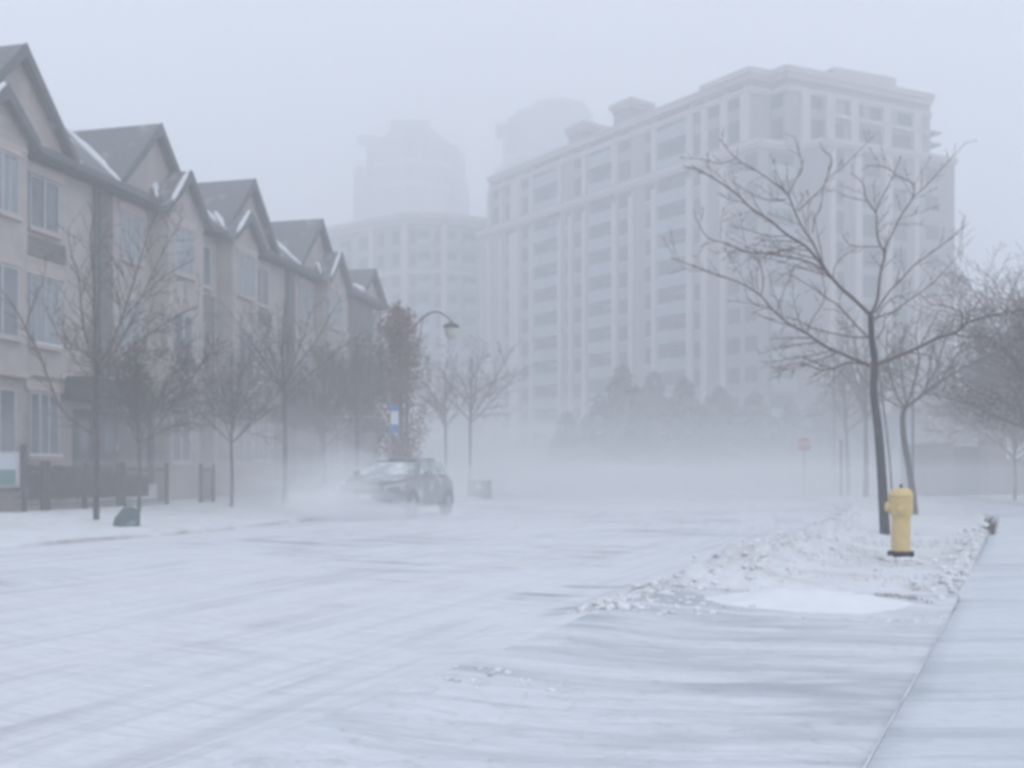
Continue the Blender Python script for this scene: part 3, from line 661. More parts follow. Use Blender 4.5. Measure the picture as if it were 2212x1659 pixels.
def townhouse(t0, kind, label, w, zp=11.9):
    o = U*t0+Nn*(-18.12)
    t = thing('townhouse', (o.x,o.y,0), label, 'house', rotz=HA, group='row of gabled townhouses on the left')
    E=9.45; GW=[]  # eave
    if kind=='A': bay=(.22,2.06); bpk=(1.1,10.35); win=(2.9,3.95); gx=2.35; wall=(2.06,w); door=(4.6,5.4); porch=(4.15,w-.01); dn=w-.10
    elif kind=='B': bay=(2.78,4.80); bpk=(3.66,10.65); win=(1.25,2.1); gx=2.8; wall=(0,2.78); door=(.12,.98); porch=(.01,1.35); dn=None
    else: bay=None; bpk=None; win=(3.1,3.6); gx=2.6; wall=(0,w); door=(1.2,2.1); porch=(.9,2.5); dn=None
    # body: brick below, pale above
    MB().box(0,w,0,9,ZG-.6,3.75).build('lower_wall', brk if kind!='A' else brk2, t)
    MB().box(0,w,.004,8.99,3.75,E).build('upper_wall', stone, t)
    dark=MB()
    if kind=='A': dark.box(win[0]-.3,win[1]+.35,-.03,.02,6.72,7.22)
    if kind=='B': dark.box(0,.78,-.03,.03,3.8,E-.3); MB().box(4.82,w,-.03,.03,3.8,7.15).build('brick_panel', brk, t)
    if kind=='E': dark.box(0,3.2,-.03,.03,3.8,E-.3)
    dark.build('brick_panel', brk, t)
    MB().box(wall[0],wall[1],-.07,-.003,3.62,3.86).build('string_course', stone2, t)
    gm=[blind,glass]
    fl=((7.5,8.75),(4.5,6.15),(1.6,3.15))
    for i,(a,b) in enumerate(fl):
        if kind=='B' and i==2 or kind=='E' and i==2: continue
        window(t,win[0],win[1],a,b,-.005,3 if i==2 else 2,gm[(i+1)%2] if kind=='A' else blind,snow_sill=(i>0))
        MB().box(win[0]-.2,win[1]+.2,-.075,-.004,b+.08,b+.34).build('lintel', stone2, t)
    if kind=='B':
        for a,b in fl[:2]: window(t,5.3,6.2,a,b,-.005,2,glass)
    if bay:
        MB().box(bay[0],bay[1],-.6,-.002,3.6,E-.02).build('bay', stone, t)
        MB().box(bay[0]+.08,bay[1]-.08,-.52,-.003,ZG-.6,3.6).build('bay_base', brk2, t)
        MB().box(bay[0]-.04,bay[1]+.04,-.66,-.58,3.45,3.66).build('bay_ledge', stone2, t)
        cx=(bay[0]+bay[1])/2; b0,b1=cx-.52,cx+.52
        if kind=='B': b0,b1=bay[0]+.30,bay[0]+1.28
        for i,(a,b) in enumerate(((7.42,8.76),(4.45,6.05))):
            window(t,b0,b1,a,b,-.605,2,blind if i==0 else glass,snow_sill=False)
            MB().box(b0-.15,b1+.15,-.665,-.604,b+.08,b+.22).build('lintel', stone2, t)
        window(t,b0,b1,1.5,3.1,-.525,2,glass)
        MB().box(bay[0],bay[1],-.63,-.603,9.0,9.12).build('gable_band', stone2, t)
    # roof: main slope, gables
    rf=MB(); fm=MB()
    rf.hull8([(0,-.42,E-.16),(w,-.42,E-.16),(w,3.1,12.02-.2),(0,3.1,12.02-.2),(0,-.42,E-.02),(w,-.42,E-.02),(w,3.1,12.05),(0,3.1,12.05)])
    rf.hull8([(0,3.1,11.85),(w,3.1,11.85),(w,9.3,9.2),(0,9.3,9.2),(0,3.1,12.05),(w,3.1,12.05),(w,9.3,9.4),(0,9.3,9.4)])
    zz=zp; hw=2.02 if kind!='E' else 1.55
    gable_roof(rf,fm,gx,hw,zz,E+.15,-.34,3.2)
    fm.box(0,w,-.50,-.42,E-.20,E+.0)                   # gutter
    if bay: gable_roof(rf,fm,bpk[0],(bay[1]-bay[0])/2+.02,bpk[1],E+.02,-.86,1.2,.13)
    rf.build('roof', shingle, t); fm.build('fascia', fascia, t)
    gable_wall(gx,hw-.05,zz-.12,E+.1,-.06,.3).build('gable_wall', stone, t)
    if bay: gable_wall(bpk[0],(bay[1]-bay[0])/2-.02,bpk[1]-.1,E-.03,-.6,.3).build('gable_wall', stone, t)
    MB().box(0,w,-.40,-.0,E-.26,E-.20).build('soffit', fascia, t)
    sn=MB(); k=(zz-E-.15)/hw
    snow_strip(sn,(gx-hw-.15,-.35,E-.0),(gx-.15,2.9,zz-.05),.13)
    snow_strip(sn,(gx+hw+.15,-.35,E-.0),(gx+.15,2.9,zz-.05),.10)
    if bay:
        bw=(bay[1]-bay[0])/2
        snow_strip(sn,(bpk[0]-bw-.15,-.85,E-.12),(bpk[0]-.06,-.80,bpk[1]-.03),.09)
        snow_strip(sn,(bpk[0]-bw-.3,-.45,E+.02),(bpk[0]-.05,.55,bpk[1]),.12)
    e0=max(.1,gx-hw-1.3)
    if gx-hw>1: snow_strip(sn,(e0,-.40,E+.12),(gx-hw-.0,-.36,E+.14),.17); snow_strip(sn,(gx-hw-.75,-.2,E+.25),(gx-hw-.0,.1,E+.35),.15)
    sn.build('roof_snow', snowm, t, smooth=True)
    # porch
    pc=MB().box(porch[0],porch[1],-1.1,-.01,3.05,3.2); pc.hull8([(porch[0]-.05,-1.2,3.2),(porch[1]+.0,-1.2,3.2),(porch[1]+.0,-.08,3.2),(porch[0]-.05,-.08,3.2),(porch[0]+.1,-.75,3.72),(porch[1]-.0,-.75,3.72),(porch[1]-.0,-.08,3.72),(porch[0]+.1,-.08,3.72)])
    po=pc.build('porch_roof', porchm, t)
    px=porch[0]+.08 if kind!='B' else porch[1]-.1
    MB().box(px-.07,px+.07,-1.03,-.89,ZG-.5,3.05).build('porch_post', porchm, po)
    MB().box(porch[0],porch[1],-1.1,-.01,ZG-.6,ZG+.42).build('porch_step', kerbm, po)
    d=MB().box(door[0],door[1],-.06,-.004,ZG+.43,2.85).build('door', doorm, t)
    MB().box(door[0]+.2,door[1]-.2,-.075,-.061,1.7,2.55).build('door_glass', glass, d)
    MB().tube([(door[1]-.1,-.10,1.75),(door[1]-.1,-.10,1.95)],.018,6).build('handle', chrome, d)
    if dn: MB().tube([(dn,-.09,E-.25),(dn,-.09,ZG)],.06,8).build('downspout', fascia, t)
    else: MB().tube([(.09 if kind=='B' else w-.1,-.10,E-.25),(.09 if kind=='B' else w-.1,-.10,ZG)],.05,8).build('downspout', fascia, t)
    return t
townhouse(19.9,'A','nearest gabled townhouse at the left frame edge, with the tallest looking roof',5.6)
townhouse(25.5,'B','second gabled townhouse from the left, with snow on its small front gable',6.55)
townhouse(32.05,'A','third gabled townhouse along the row, its small gable in front of the big one',5.6)
townhouse(37.65,'B','fourth gabled townhouse along the row, behind the bushy bare tree',6.45)
townhouse(44.1,'E','furthest and lowest gabled townhouse, at the end of the row beside the rusty oak',4.0,11.0)

# iron fence in front of houses
def fence(x0, x1, y, label, z0=.27, h=.95, gate=False):
    o=U*0+Nn*0
    t=thing('iron_fence', (U*x0+Nn*y).to_tuple()[:2]+(z0,), label, 'fence', rotz=HA, group='black iron fences of the front gardens')
    L_=x1-x0
    MB().box(0,L_,-.015,.015,h-.05,h-.01).build('rail', iron, t); MB().box(0,L_,-.015,.015,.10,.13).build('rail', iron, t)
    pk=MB(); k=0
    while k*.11<L_: pk.box(k*.11-.008,k*.11+.008,-.008,.008,.0,h+.06); k+=1
    pk.build('pickets', iron, t)
    n=max(1,round(L_/1.6))
    for i in range(n+1):
        xx=L_*i/n; MB().box(xx-.04,xx+.04,-.04,.04,-.3,h+.16).build('post', iron, t)
    return t
fence(19.2,19.8,-15.4,'short gate section of iron fence at the left, beside the sign board')
fence(19.95,22.6,-15.4,'black iron fence in front of the dark hedge by the nearest house')
fence(22.8,24.75,-15.4,'black iron fence beyond the street tree, right of the one by the nearest house')
fence(26.5,27.2,-15.4,'short iron gate section standing alone beyond the long fences')
# clipped hedges behind
def hedge(x0,x1,y0,y1,h,label,seed):
    rr=random.Random(seed); p=U*x0+Nn*y0
    t=thing('hedge',(p.x,p.y,.3),label,'hedge',rotz=HA,group='clipped hedges behind the iron fence')
    mb=MB()
    for i in range(int((x1-x0)*abs(y1-y0)*h*1500)):
        c=Vector((rr.uniform(0,x1-x0),rr.uniform(0,abs(y1-y0)),.17+(h-.17)*rr.random()**.7)); c.z*=1-.1*nz(c.x*2,c.y*2,seed)
        a=jit(rr,1).normalized()*.045; b=a.orthogonal().normalized()*.03; n0=len(mb.v); mb.v+=[tuple(c-a),tuple(c+b),tuple(c+a),tuple(c-b)]; mb.f.append((n0,n0+1,n0+2,n0+3))
    mb.build('foliage', mat('hedge_leaf',(.03,.045,.045),.9,.4,3), t)
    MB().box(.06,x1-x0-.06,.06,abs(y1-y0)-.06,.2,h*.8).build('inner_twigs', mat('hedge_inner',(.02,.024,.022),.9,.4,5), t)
hedge(20.0,23.2,-15.75,-16.5,.95,'dark clipped hedge behind the fence of the nearest house',1)
hedge(23.4,24.6,-15.75,-16.4,.75,'lower dark hedge behind the fence of the second house',2)

# sign board and brick planter at left edge
p=gp(20,1100,.25)
Y=22.0
o=Vector(base_at(20,Y,.2))
t=thing('planter', (o.x-.35,Y,.2), 'low dark brick planter box under the sign board at the left edge', 'planter')
MB().box(-.6,.62,-.3,.3,-.3,.52).build('box', planter, t, bevel=.02)
MB().box(-.64,.66,-.34,.34,.521,.575).build('coping', porchm, t)
t=thing('sign_board', (o.x-.35,Y,.2), 'framed white and green notice board above the brick planter, left edge', 'sign')
MB().box(-.62,.58,-.05,.0,.60,1.36).build('frame', wframe, t)
MB().box(-.55,.51,-.062,-.051,.98,1.31).build('white_panel', poster, t)
MB().box(-.55,.51,-.062,-.051,.65,.97).build('green_panel', posterg, t)
for x in (-.56,.62): MB().box(x-.05,x+.05,0.001,.10,-.4 if x>0 else .577,1.52).build('post', porchm, t)

# green service pedestal
gb=gp(274,1135,.13)
t=thing('utility_box', (gb.x,gb.y,.12), 'small dark green sloping utility box on the verge right of the nearest street tree', 'utility box', rotz=radians(24))
mb=MB(); mb.xprism([(-.24,0),(.22,0),(.22,.28),(.12,.36),(-.03,.37),(-.21,.14)],-.20,.20); mb.build('cabinet', greenb, t, bevel=.025)
MB().box(-.02,.17,-.208,-.201,.03,.22).build('door', greenb, t, bevel=.004)
MB().box(-.26,.26,-.22,.22,-.06,-.003).build('pad', kerbm, t)
# grey cabinet beyond the lamp
gb=Vector(base_at(1036,44,.06))
t=thing('utility_box', gb, 'squat grey transformer cabinet at the foot of the far bare tree', 'utility box', rotz=radians(-4)); t.scale=(.86,.86,.86)
MB().box(-.56,.56,-.5,.5,-.1,.80).build('cabinet', greyb, t, bevel=.03)
MB().box(-.60,.60,-.54,.54,.801,.85).build('lid', greyb, t, bevel=.015)
for s_ in (-1,1): MB().box(-.54 if s_<0 else .01,-.01 if s_<0 else .54,-.515,-.501,.05,.75).build('door', greyb, t)
MB().box(-.10,.08,-.53,-.516,.45,.63).build('notice', signw, t)

# ------------------------------------------------------------------ street lamps, signs
def street_lamp(sx, Y, arm, h, label, r=.07):
    """arm: reach towards +x (negative goes left)"""
    b=base_at(sx,Y,.05); t=thing('street_lamp', b, label, 'street lamp', group='curved arm street lamps'); sg=1 if arm>0 else -1; A=abs(arm)
    MB().lathe([(.16,-.1),(.16,.35),(.11,.55),(.085,.8),(r*.8,h-.6),(r*.7,h-.3),(.02,h-.22)],12).build('pole', iron, t, smooth=True)
    pts=[]; 
    for i in range(15):
        f=i/14; pts.append(Vector((sg*A*f,0,h-.62+ (1.0*sin(pi*min(1,f*.78)) ))))
    MB().tube(pts,[.045-.015*i/14 for i in range(15)],8).build('arm', iron, t, smooth=True)
    MB().tube([Vector((0,0,h-1.25)),Vector((sg*.28*A,0,h-.72)),pts[5]-Vector((0,0,.03))],.02,6).build('brace', iron, t)
    e=pts[-1]; hd=MB().lathe([(.03,e.z+.02),(.06,e.z-.02),(.10,e.z-.06),(.28,e.z-.14),(.32,e.z-.21),(.31,e.z-.26)],18,(e.x,0)).build('lamp_hood', iron, t, smooth=True)
    MB().lathe([(.24,e.z-.265),(.25,e.z-.40),(.22,e.z-.56),(.15,e.z-.66),(.05,e.z-.69)],18,(e.x,0)).build('lamp_glass', lampgl, hd, smooth=True)
    return t
street_lamp(879,40.2,1.74,7.0,'street lamp with a curved arm and lantern rising behind the rusty oak')
street_lamp(1802,62,-3.0,8.9,'faint distant street lamp arching left above the stop sign')

# bus stop pole
b=base_at(842,36.3,.1); t=thing('bus_stop_sign', b, 'bus stop pole with a blue and white panel, left of the street lamp', 'sign')
MB().tube([(0,0,-.1),(0,0,3.9)],.032,8).build('pole', steel, t)
x0=.04; pn=MB().box(x0,x0+.27,-.02,.02,2.42,3.42).build('panel', whitep, t)
MB().box(x0-.002,x0+.272,-.03,-.021,3.20,3.425).build('blue_top', bluem, pn)
MB().box(x0-.002,x0+.272,-.03,-.021,2.415,2.72).build('blue_foot', bluem, pn)

# stop sign
def text(body, size, m, parent, loc, rot=(pi/2,0,0), name='lettering', ext=.002):
    cu=bpy.data.curves.new(name,'FONT'); cu.body=body; cu.size=size; cu.align_x='CENTER'; cu.align_y='CENTER'; cu.extrude=ext
    ob=bpy.data.objects.new(name,cu); col.objects.link(ob); dg_=bpy.context.evaluated_depsgraph_get()
    me=bpy.data.meshes.new_from_object(ob.evaluated_get(dg_)); bpy.data.objects.remove(ob); me.materials.clear(); me.materials.append(m)
    o=bpy.data.objects.new(name,me); col.objects.link(o); o.parent=parent; o.location=loc; o.rotation_euler=rot; return o
Y=F/47; b=base_at(1737,Y,.0)
t=thing('stop_sign', b, 'red octagonal stop sign on a thin post, fading in the blown snow', 'sign', rotz=radians(-8))
MB().box(-.03,.03,-.02,.02,-.1,2.75).build('post', steel, t)
def octo(r,y0,y1,zc): return MB().xprism([(r*cos(radians(22.5+45*k)),zc+r*sin(radians(22.5+45*k))) for k in range(8)],y0,y1)
f_=octo(.385,-.034,-.022,2.42).build('face', signw, t); f2=octo(.36,-.040,-.0345,2.42).build('red_field', redsign, f_)
text('STOP',.30,signw,f_,(0,-.043,2.42))

# ------------------------------------------------------------------ the car
def car(loc, rotz, label):
    """front faces local -x ... length along x, width along y"""
    t=thing('car', loc, label, 'car', rotz=rotz)
    Lh,Wd=2.06,.87
    sec=[ # x, z_bottom, z_belt, half width, hood/deck height
      (-2.06,.34,.60,.60),(-2.00,.26,.74,.74),(-1.80,.22,.86,.83),(-1.30,.20,.97,.87),(-.80,.20,1.03,.88),(.2,.20,1.04,.88),(1.2,.20,1.05,.88),(1.75,.24,1.02,.86),(1.98,.30,.94,.80),(2.06,.42,.80,.70)]
    mb=MB(); k=12
    for x,zb,zt,w in sec:
        ring=[(-w*.92,zb),(-w,zb+.14),(-w*1.0,(zb+zt)/2),(-w*.985,zt-.12),(-w*.90,zt-.02),(-w*.45,zt+.035),(w*.45,zt+.035),(w*.90,zt-.02),(w*.985,zt-.12),(w*1.0,(zb+zt)/2),(w,zb+.14),(w*.92,zb)]
        mb.v+=[(x,a,b) for a,b in ring]
    for i in range(len(sec)-1):
        for j in range(k):
            j2=(j+1)%k; mb.f.append((i*k+j,i*k+j2,(i+1)*k+j2,(i+1)*k+j))
    mb.f.append(tuple(reversed(range(k)))); n=(len(sec)-1)*k; mb.f.append(tuple(n+j for j in range(k)))
    body=mb.build('body', carp, t, smooth=True); sb=body.modifiers.new('s','SUBSURF'); sb.levels=sb.render_levels=2
    # greenhouse
    gs=[(-.98,1.00,1.03,.80,.78),(-.35,.98,1.36,.80,.64),(.05,.98,1.46,.80,.62),(.8,.98,1.49,.80,.62),(1.35,.98,1.43,.79,.60),(1.88,.98,1.06,.74,.66)]
    mb=MB()
    for x,zb,zt,wb,wt in gs: mb.v+=[(x,-wb,zb),(x,-wt,zt-.03),(x,-wt*.8,zt),(x,wt*.8,zt),(x,wt,zt-.03),(x,wb,zb)]
    for i in range(len(gs)-1):
        for j in range(6): j2=(j+1)%6; mb.f.append((i*6+j,i*6+j2,(i+1)*6+j2,(i+1)*6+j))
    mb.f.append((5,4,3,2,1,0)); n=5*6; mb.f.append(tuple(n+j for j in range(6)))
    mb.build('cabin', carp, t, smooth=False, bevel=.03)
    def quad(name,m,pts,th=.012,parent=t):
        a,b,c,d=map(Vector,pts); q=MB().slab(a,b,c,d,-th); return q.build(name,m,parent)
    quad('windscreen',carglass,[(-.93,-.70,1.075),(-.35,-.585,1.375),(-.35,.585,1.375),(-.93,.70,1.075)],-.02)
    quad('hood',carhood,[(-1.82,-.66,.905),(-1.02,-.74,1.065),(-1.02,.74,1.065),(-1.82,.66,.905)],-.02)
    rz=MB().hull8([(-.2,-.55,1.42),(1.3,-.55,1.44),(1.3,.55,1.44),(-.2,.55,1.42),(-.15,-.5,1.485),(1.25,-.5,1.50),(1.25,.5,1.50),(-.15,.5,1.485)]).build('roof_panel', carhood, t, bevel=.03)
    for s_ in (-1,1):
        q=[(-.62,s_*.815,1.06),(.30,s_*.815,1.06),(.30,s_*.655,1.42),(-.24,s_*.665,1.37)]
        if s_>0: q=q[::-1]
        quad('side_window',carglass,q,.02)
        q=[(.38,s_*.815,1.06),(1.45,s_*.805,1.06),(1.20,s_*.645,1.40),(.38,s_*.655,1.42)]
        if s_>0: q=q[::-1]
        quad('side_window',carglass,q,.02)
        MB().hull8([(-.55,s_*.86,1.02),(-.42,s_*.86,1.02),(-.42,s_*1.02,1.04),(-.55,s_*1.02,1.04),(-.56,s_*.87,1.14),(-.42,s_*.87,1.14),(-.42,s_*1.03,1.16),(-.56,s_*1.03,1.16)]).build('mirror', carp, t, bevel=.02)
        MB().hull8([(-2.05,s_*.42,.66),(-1.80,s_*.80,.68),(-1.72,s_*.86,.68),(-1.9,s_*.42,.66),(-2.03,s_*.44,.80),(-1.78,s_*.80,.86),(-1.66,s_*.84,.88),(-1.86,s_*.44,.80)]).build('headlight', headl, t, bevel=.01)
        MB().box(.02,.20,s_*.885-.012,s_*.885+.012,.86,.89).build('door_handle', chrome, t)
        for x in (-1.28,1.27):
            w=MB().tube([(x,s_*.72,.31),(x,s_*.905,.31)],[.31,.31],28).build('wheel', rubber, t, bevel=.03)
            MB().tube([(x,s_*.885,.31),(x,s_*.912,.31)],[.20,.19],20).build('rim', steel, w)
            ar=MB(); pts=[(x+.36*cos(a),s_*.885,.31+.36*sin(a)) for a in [pi*k/14 for k in range(15)]]; ar.tube(pts,.035,6); ar.build('wheel_arch', rubber, t)
    MB().box(-2.075,-2.0,-.40,.40,.62,.74).build('grille', rubber, t, bevel=.015)
    MB().box(-2.085,-2.07,-.42,.42,.745,.765).build('grille_trim', chrome, t)
    MB().box(-2.09,-2.0,-.66,.66,.34,.47).build('air_intake', rubber, t, bevel=.03)
    MB().box(-2.10,-2.091,-.15,.15,.50,.60).build('number_plate', signw, t)
    return t
cp_=Vector(((862-CX)*26.3/F,26.3,0))
# heading towards the viewer along the street
hd=radians(16); car((cp_.x,cp_.y,0), atan2(cos(hd),sin(hd)), 'dark hatchback dusted with snow driving towards the viewer through blown powder')
def far_car(loc, rotz, label):
    t=thing('car', loc, label, 'car', rotz=rotz)
    b=MB().xprism([(-2.2,.3),(2.2,.3),(2.2,1.0),(1.9,1.05),(1.7,1.7),(-.6,1.72),(-1.2,1.1),(-2.15,.95)],-.88,.88); b.build('body', mat('pale_paint',(.42,.44,.47),.4,.1,2), t, bevel=.08)
    MB().hull8([(1.96,-.70,1.05),(1.97,.70,1.05),(1.98,.70,1.06),(1.98,-.7,1.06),(1.72,-.62,1.6),(1.73,-.62,1.62),(1.73,.62,1.62),(1.72,.62,1.6)]).build('rear_window', glass, t)
    for s_ in (-1,1):
        MB().box(2.17,2.215,s_*.78-.11,s_*.78+.11,1.0,1.22).build('tail_light', redl, t)
        for x in (-1.3,1.3): MB().tube([(x,s_*.70,.33),(x,s_*.90,.33)],.33,18).build('wheel', rubber, t)
    return t
far_car(((1333-CX)*68/F,68,0), radians(-90+10)*1.0, 'faint pale car with red tail lights far down the white road')

# ------------------------------------------------------------------ brick enclosure at right
Y=44; s=F/Y
t=thing('brick_enclosure', base_at(2030,Y,.15), 'low brick enclosure with a dark gate behind the pavement', 'enclosure')
z1=(HZ-958)/s+1.1-.15
def lx(sx): return (sx-2030)/s
MB().box(lx(2003),lx(2058),-.12,3.0,-.3,z1).build('wall', brk, t); MB().box(lx(2001),lx(2060),-.17,3.05,z1+.002,z1+.08).build('coping', stone2, t)
MB().box(lx(2060),lx(2122),.3,.38,-.3,z1-.16).build('gate', porchm, t)
mb=MB()
for k in range(9): xx=lx(2062)+k*(lx(2120)-lx(2062))/8; mb.box(xx-.03,xx+.03,.25,.299,-.2,z1-.10)
mb.build('gate_boards', doorm, t)
MB().box(lx(2124),lx(2166),-.35,.55,-.3,z1+.25).build('pillar', brk, t); MB().box(lx(2121),lx(2169),-.42,.62,z1+.252,z1+.36).build('pillar_cap', stone2, t)
t=thing('wooden_fence', base_at(2168,Y-.3,.15), 'reddish brown board fence running off the right edge', 'fence')
mb=MB()
for k in range(30): mb.box(.06+k*.155,.20+k*.155,0,.03,-.3,1.55+.01*(k%3))
mb.build('boards', mat('red_boards',(.13,.085,.085),.9,.3,3), t)
for k in range(4): MB().box(k*1.55-.02,k*1.55+.08,.035,.13,-.3,1.66).build('post', wood, t)

# ------------------------------------------------------------------ apartment block
def face_frame(P, Q):
    d=(Q-P); L_=d.length; return P, L_, atan2(d.y,d.x)
def along(P, Q, sx):                                   # metres from P to the surveyed column sx
    a=(sx-CX)/F; d=(Q-P); Ld=d.length; d=d/Ld
    # P.x + k d.x = a (P.y + k d.y)
    return (a*P.y-P.x)/(d.x-a*d.y)
class Facade:
    """decorates the outside of one wall from P to Q (left to right as seen)"""
    def __init__(s, root, P, Q): s.root=root; s.P=P; s.Q=Q; s.d=(Q-P).normalized(); s.n=Vector((s.d.y,-s.d.x,0)); s.ang=atan2(s.d.y,s.d.x)
    def loc(s): return (s.P-Vector(s.root.location)).to_tuple()
    def put(s, mb, name, m, parent=None):
        if parent is None: return mb.build(name, m, s.root, loc=(s.P.x-s.root.location.x, s.P.y-s.root.location.y, 0), rotz=s.ang)
        return mb.build(name, m, parent)
    def k(s, sx): return along(s.P,s.Q,sx)
FH=2.9
def floors(z0, z1): 
    n=int((z1-z0)/FH+.3); return [z1-FH*(i+1) for i in range(n)]
S1=lambda sx: .01058*(sx+516)
A=xs(1058,S1(1058)); A0=xs(1034,S1(1034)); B1u=xs(1619,22.6); B1l=xs(1640,22.81)
LZ=32.4; UZ=39.3
root=thing('apartment_block', (A.x,A.y,0), 'large pale stone apartment block with balcony columns and stepped roofline', 'building')
# lower footprint
low=[A0, B1l, xs(1720,22.45), xs(1783,22.9), xs(2062,21.5)]
back=[low[-1]+Vector((-9,22,0)), A0+Vector((16,12,0))]
R=Vector(root.location)
f1=Facade(root,A0,B1l); inn=-f1.n
# body core stands behind the decorated skin so the balconies are real recesses
def core(pts, name, z0, z1, m, inset):
    P2=[p.copy() for p in pts]
    MB().prism([(p.x-R.x,p.y-R.y) for p in P2], z0, z1).build(name, m, root)
off=inn*2.1
core([A0+off, B1l+off*1.0+Vector((1.2,-.1,0)), low[2]+Vector((.3,.8,0)), low[3]+Vector((.3,.9,0)), low[4]+Vector((-.4,.9,0)), back[0], back[1]], 'core_wall', -1, LZ-.2, apt, 0)
up=[A, B1u, xs(1665,22.36), xs(1699,22.71), xs(2009,21.07)]
core([A+off, B1u+off+Vector((1.0,0,0)), up[2]+Vector((.4,.9,0)), up[3]+Vector((.4,.9,0)), up[4]+Vector((-.4,.9,0)), up[4]+Vector((-8,18,0)), A+Vector((16,12,0))], 'upper_core_wall', LZ-.2, UZ-.5, apt, 0)
core([xs(1800,22.0),xs(1936,21.4),xs(1936,21.4)+Vector((-3,7,0)),xs(1800,22.0)+Vector((-3,7,0))], 'penthouse', UZ-1, 41.0, apt2, 0)
wincount=[0]
rest=MB()
def add_windows(fc, x0, x1, zs, h=1.5, sillz=.9, n=1, y=0, m=None, frame=True):
    for z in zs:
        if wincount[0]<98:
            wincount[0]+=1
            w=fc.put(MB().box(x0,x1,y-.06,y-.004,z+sillz,z+sillz+h),'window',m or aptg)
            if frame:
                fr=MB().box(x0-.1,x1+.1,y-.13,y-.062,z+sillz-.15,z+sillz-.01)
                for q in range(1,n): xx=x0+(x1-x0)*q/n; fr.box(xx-.04,xx+.04,y-.09,y-.062,z+sillz,z+sillz+h)
                fc.put(fr,'sill',apt2,w)
        else:
            mb=MB().box(x0,x1,y-.06,y-.004,z+sillz,z+sillz+h); o=Matrix.Translation((fc.P.x-R.x,fc.P.y-R.y,0))@Matrix.Rotation(fc.ang,4,'Z')
            n0=len(rest.v); rest.v+=[tuple(o@Vector(v)) for v in mb.v]; rest.f+=[tuple(n0+i for i in f) for f in mb.f]
lf_=floors(0.0,LZ-.2); uf_=[LZ+.3, LZ+.3+FH+.25]
k=f1.k
solid=[]                                               # skin strips between balcony bays (lower part)
bays=[(1155,1209),(1274,1327),(1421,1489)]
edges=[k(1034)]+[k(v) for b_ in bays for v in b_]+[ (B1l-A0).length ]
sk=MB()
for i in range(0,len(edges),2): sk.box(edges[i],edges[i+1],0,2.11,-1,LZ-.15)
f1.put(sk,'wall',apt)
skU=MB(); f1u=Facade(root,A,B1u); ku=f1u.k
eu=[0]+[ku(v) for b_ in bays for v in b_]+[(B1u-A).length]
for i in range(0,len(eu),2): skU.box(eu[i],eu[i+1],0,2.11,LZ-.14,UZ-.6)
f1u.put(skU,'upper_wall',apt)
for b0,b1 in bays:
    for z in lf_+uf_:
        x0,x1=k(b0)+.02,k(b1)-.02
        b_o=f1.put(MB().box(x0,x1,-.30,2.09,z-.22,z-.003),'balcony',apt); f1.put(MB().box(x0,x1,-.36,-.301,z-.22,z+1.12),'balustrade',bal,b_o)
    # glazed back wall of the bay, one tall strip of doors per floor
    for z in lf_+uf_: add_windows(f1,k(b0)+.25,k(b1)-.25,[z],2.3,.06,3,2.10,aptg,False)
# pilasters
for sx,w in ((1060,.30),(1086,.22),(1151,.32),(1213,.32),(1236,.30),(1266,.35),(1331,.38),(1367,.35),(1417,.35),(1494,.42),(1526,.42),(1566,.3)):
    x=k(sx); f1.put(MB().box(x-w,x+w,-.42,-.003,-1,LZ-1.4),'pilaster',apt2)
x=k(1119); f1.put(MB().box(x-1,x+1,-.7,-.003,-1,LZ-1.4),'pilaster',apt2)
for sx,w in ((1060,.30),(1086,.22),(1151,.32),(1213,.32),(1266,.35),(1331,.38),(1417,.35),(1494,.42),(1526,.42),(1568,.42),(1612,.45)):
    x=ku(sx); f1u.put(MB().box(x-w,x+w,-.40,-.003,LZ+.45,UZ-1.9),'pilaster',apt2)
x=ku(1119); f1u.put(MB().box(x-1,x+1,-.5,-.003,LZ+.45,UZ-1.9),'pilaster',apt2)
# stair towers that break the roofline
for a,b,c_,top in ((1228,1270,1314,41.3),(1325,1371,1415,41.7)):
    x0,x1=ku(a),ku(b); Pb=f1u.P+f1u.d*x1; dn_=-f1u.n; aa=(c_-CX)/F; dep=(aa*Pb.y-Pb.x)/(dn_.x-aa*dn_.y)
    tw=f1u.put(MB().box(x0+.35,x1-.35,-.25,dep-.4,UZ-.7,top-.95),'roof_tower',apt)
    MB().box(x0+.1,x1-.1,-.45,dep-.2,top-.949,top-.5).box(x0-.1,x1+.1,-.65,dep,top-.499,top).build('cap',apt2,tw)
for a,b in ((1222,1234),(1240,1262),(1337,1363),(1393,1413),(1500,1521)):
    add_windows(f1,k(a)+.1,k(b)-.1,lf_,1.7,.75,1)
for a,b in ((1573,1598),(1610,1636)): add_windows(f1,k(a),k(b),lf_,1.5,.8,1)
for a,b in ((1092,1112),(1126,1147)): add_windows(f1,k(a)+.1,k(b)-.1,lf_,1.7,.75,1)
for a,b in ((1064,1083),(1092,1112),(1126,1147),(1240,1262),(1337,1363),(1393,1413),(1500,1521),(1531,1562),(1573,1606)): add_windows(f1u,ku(a)+.1,ku(b)-.1,uf_,2.0,.5,2)
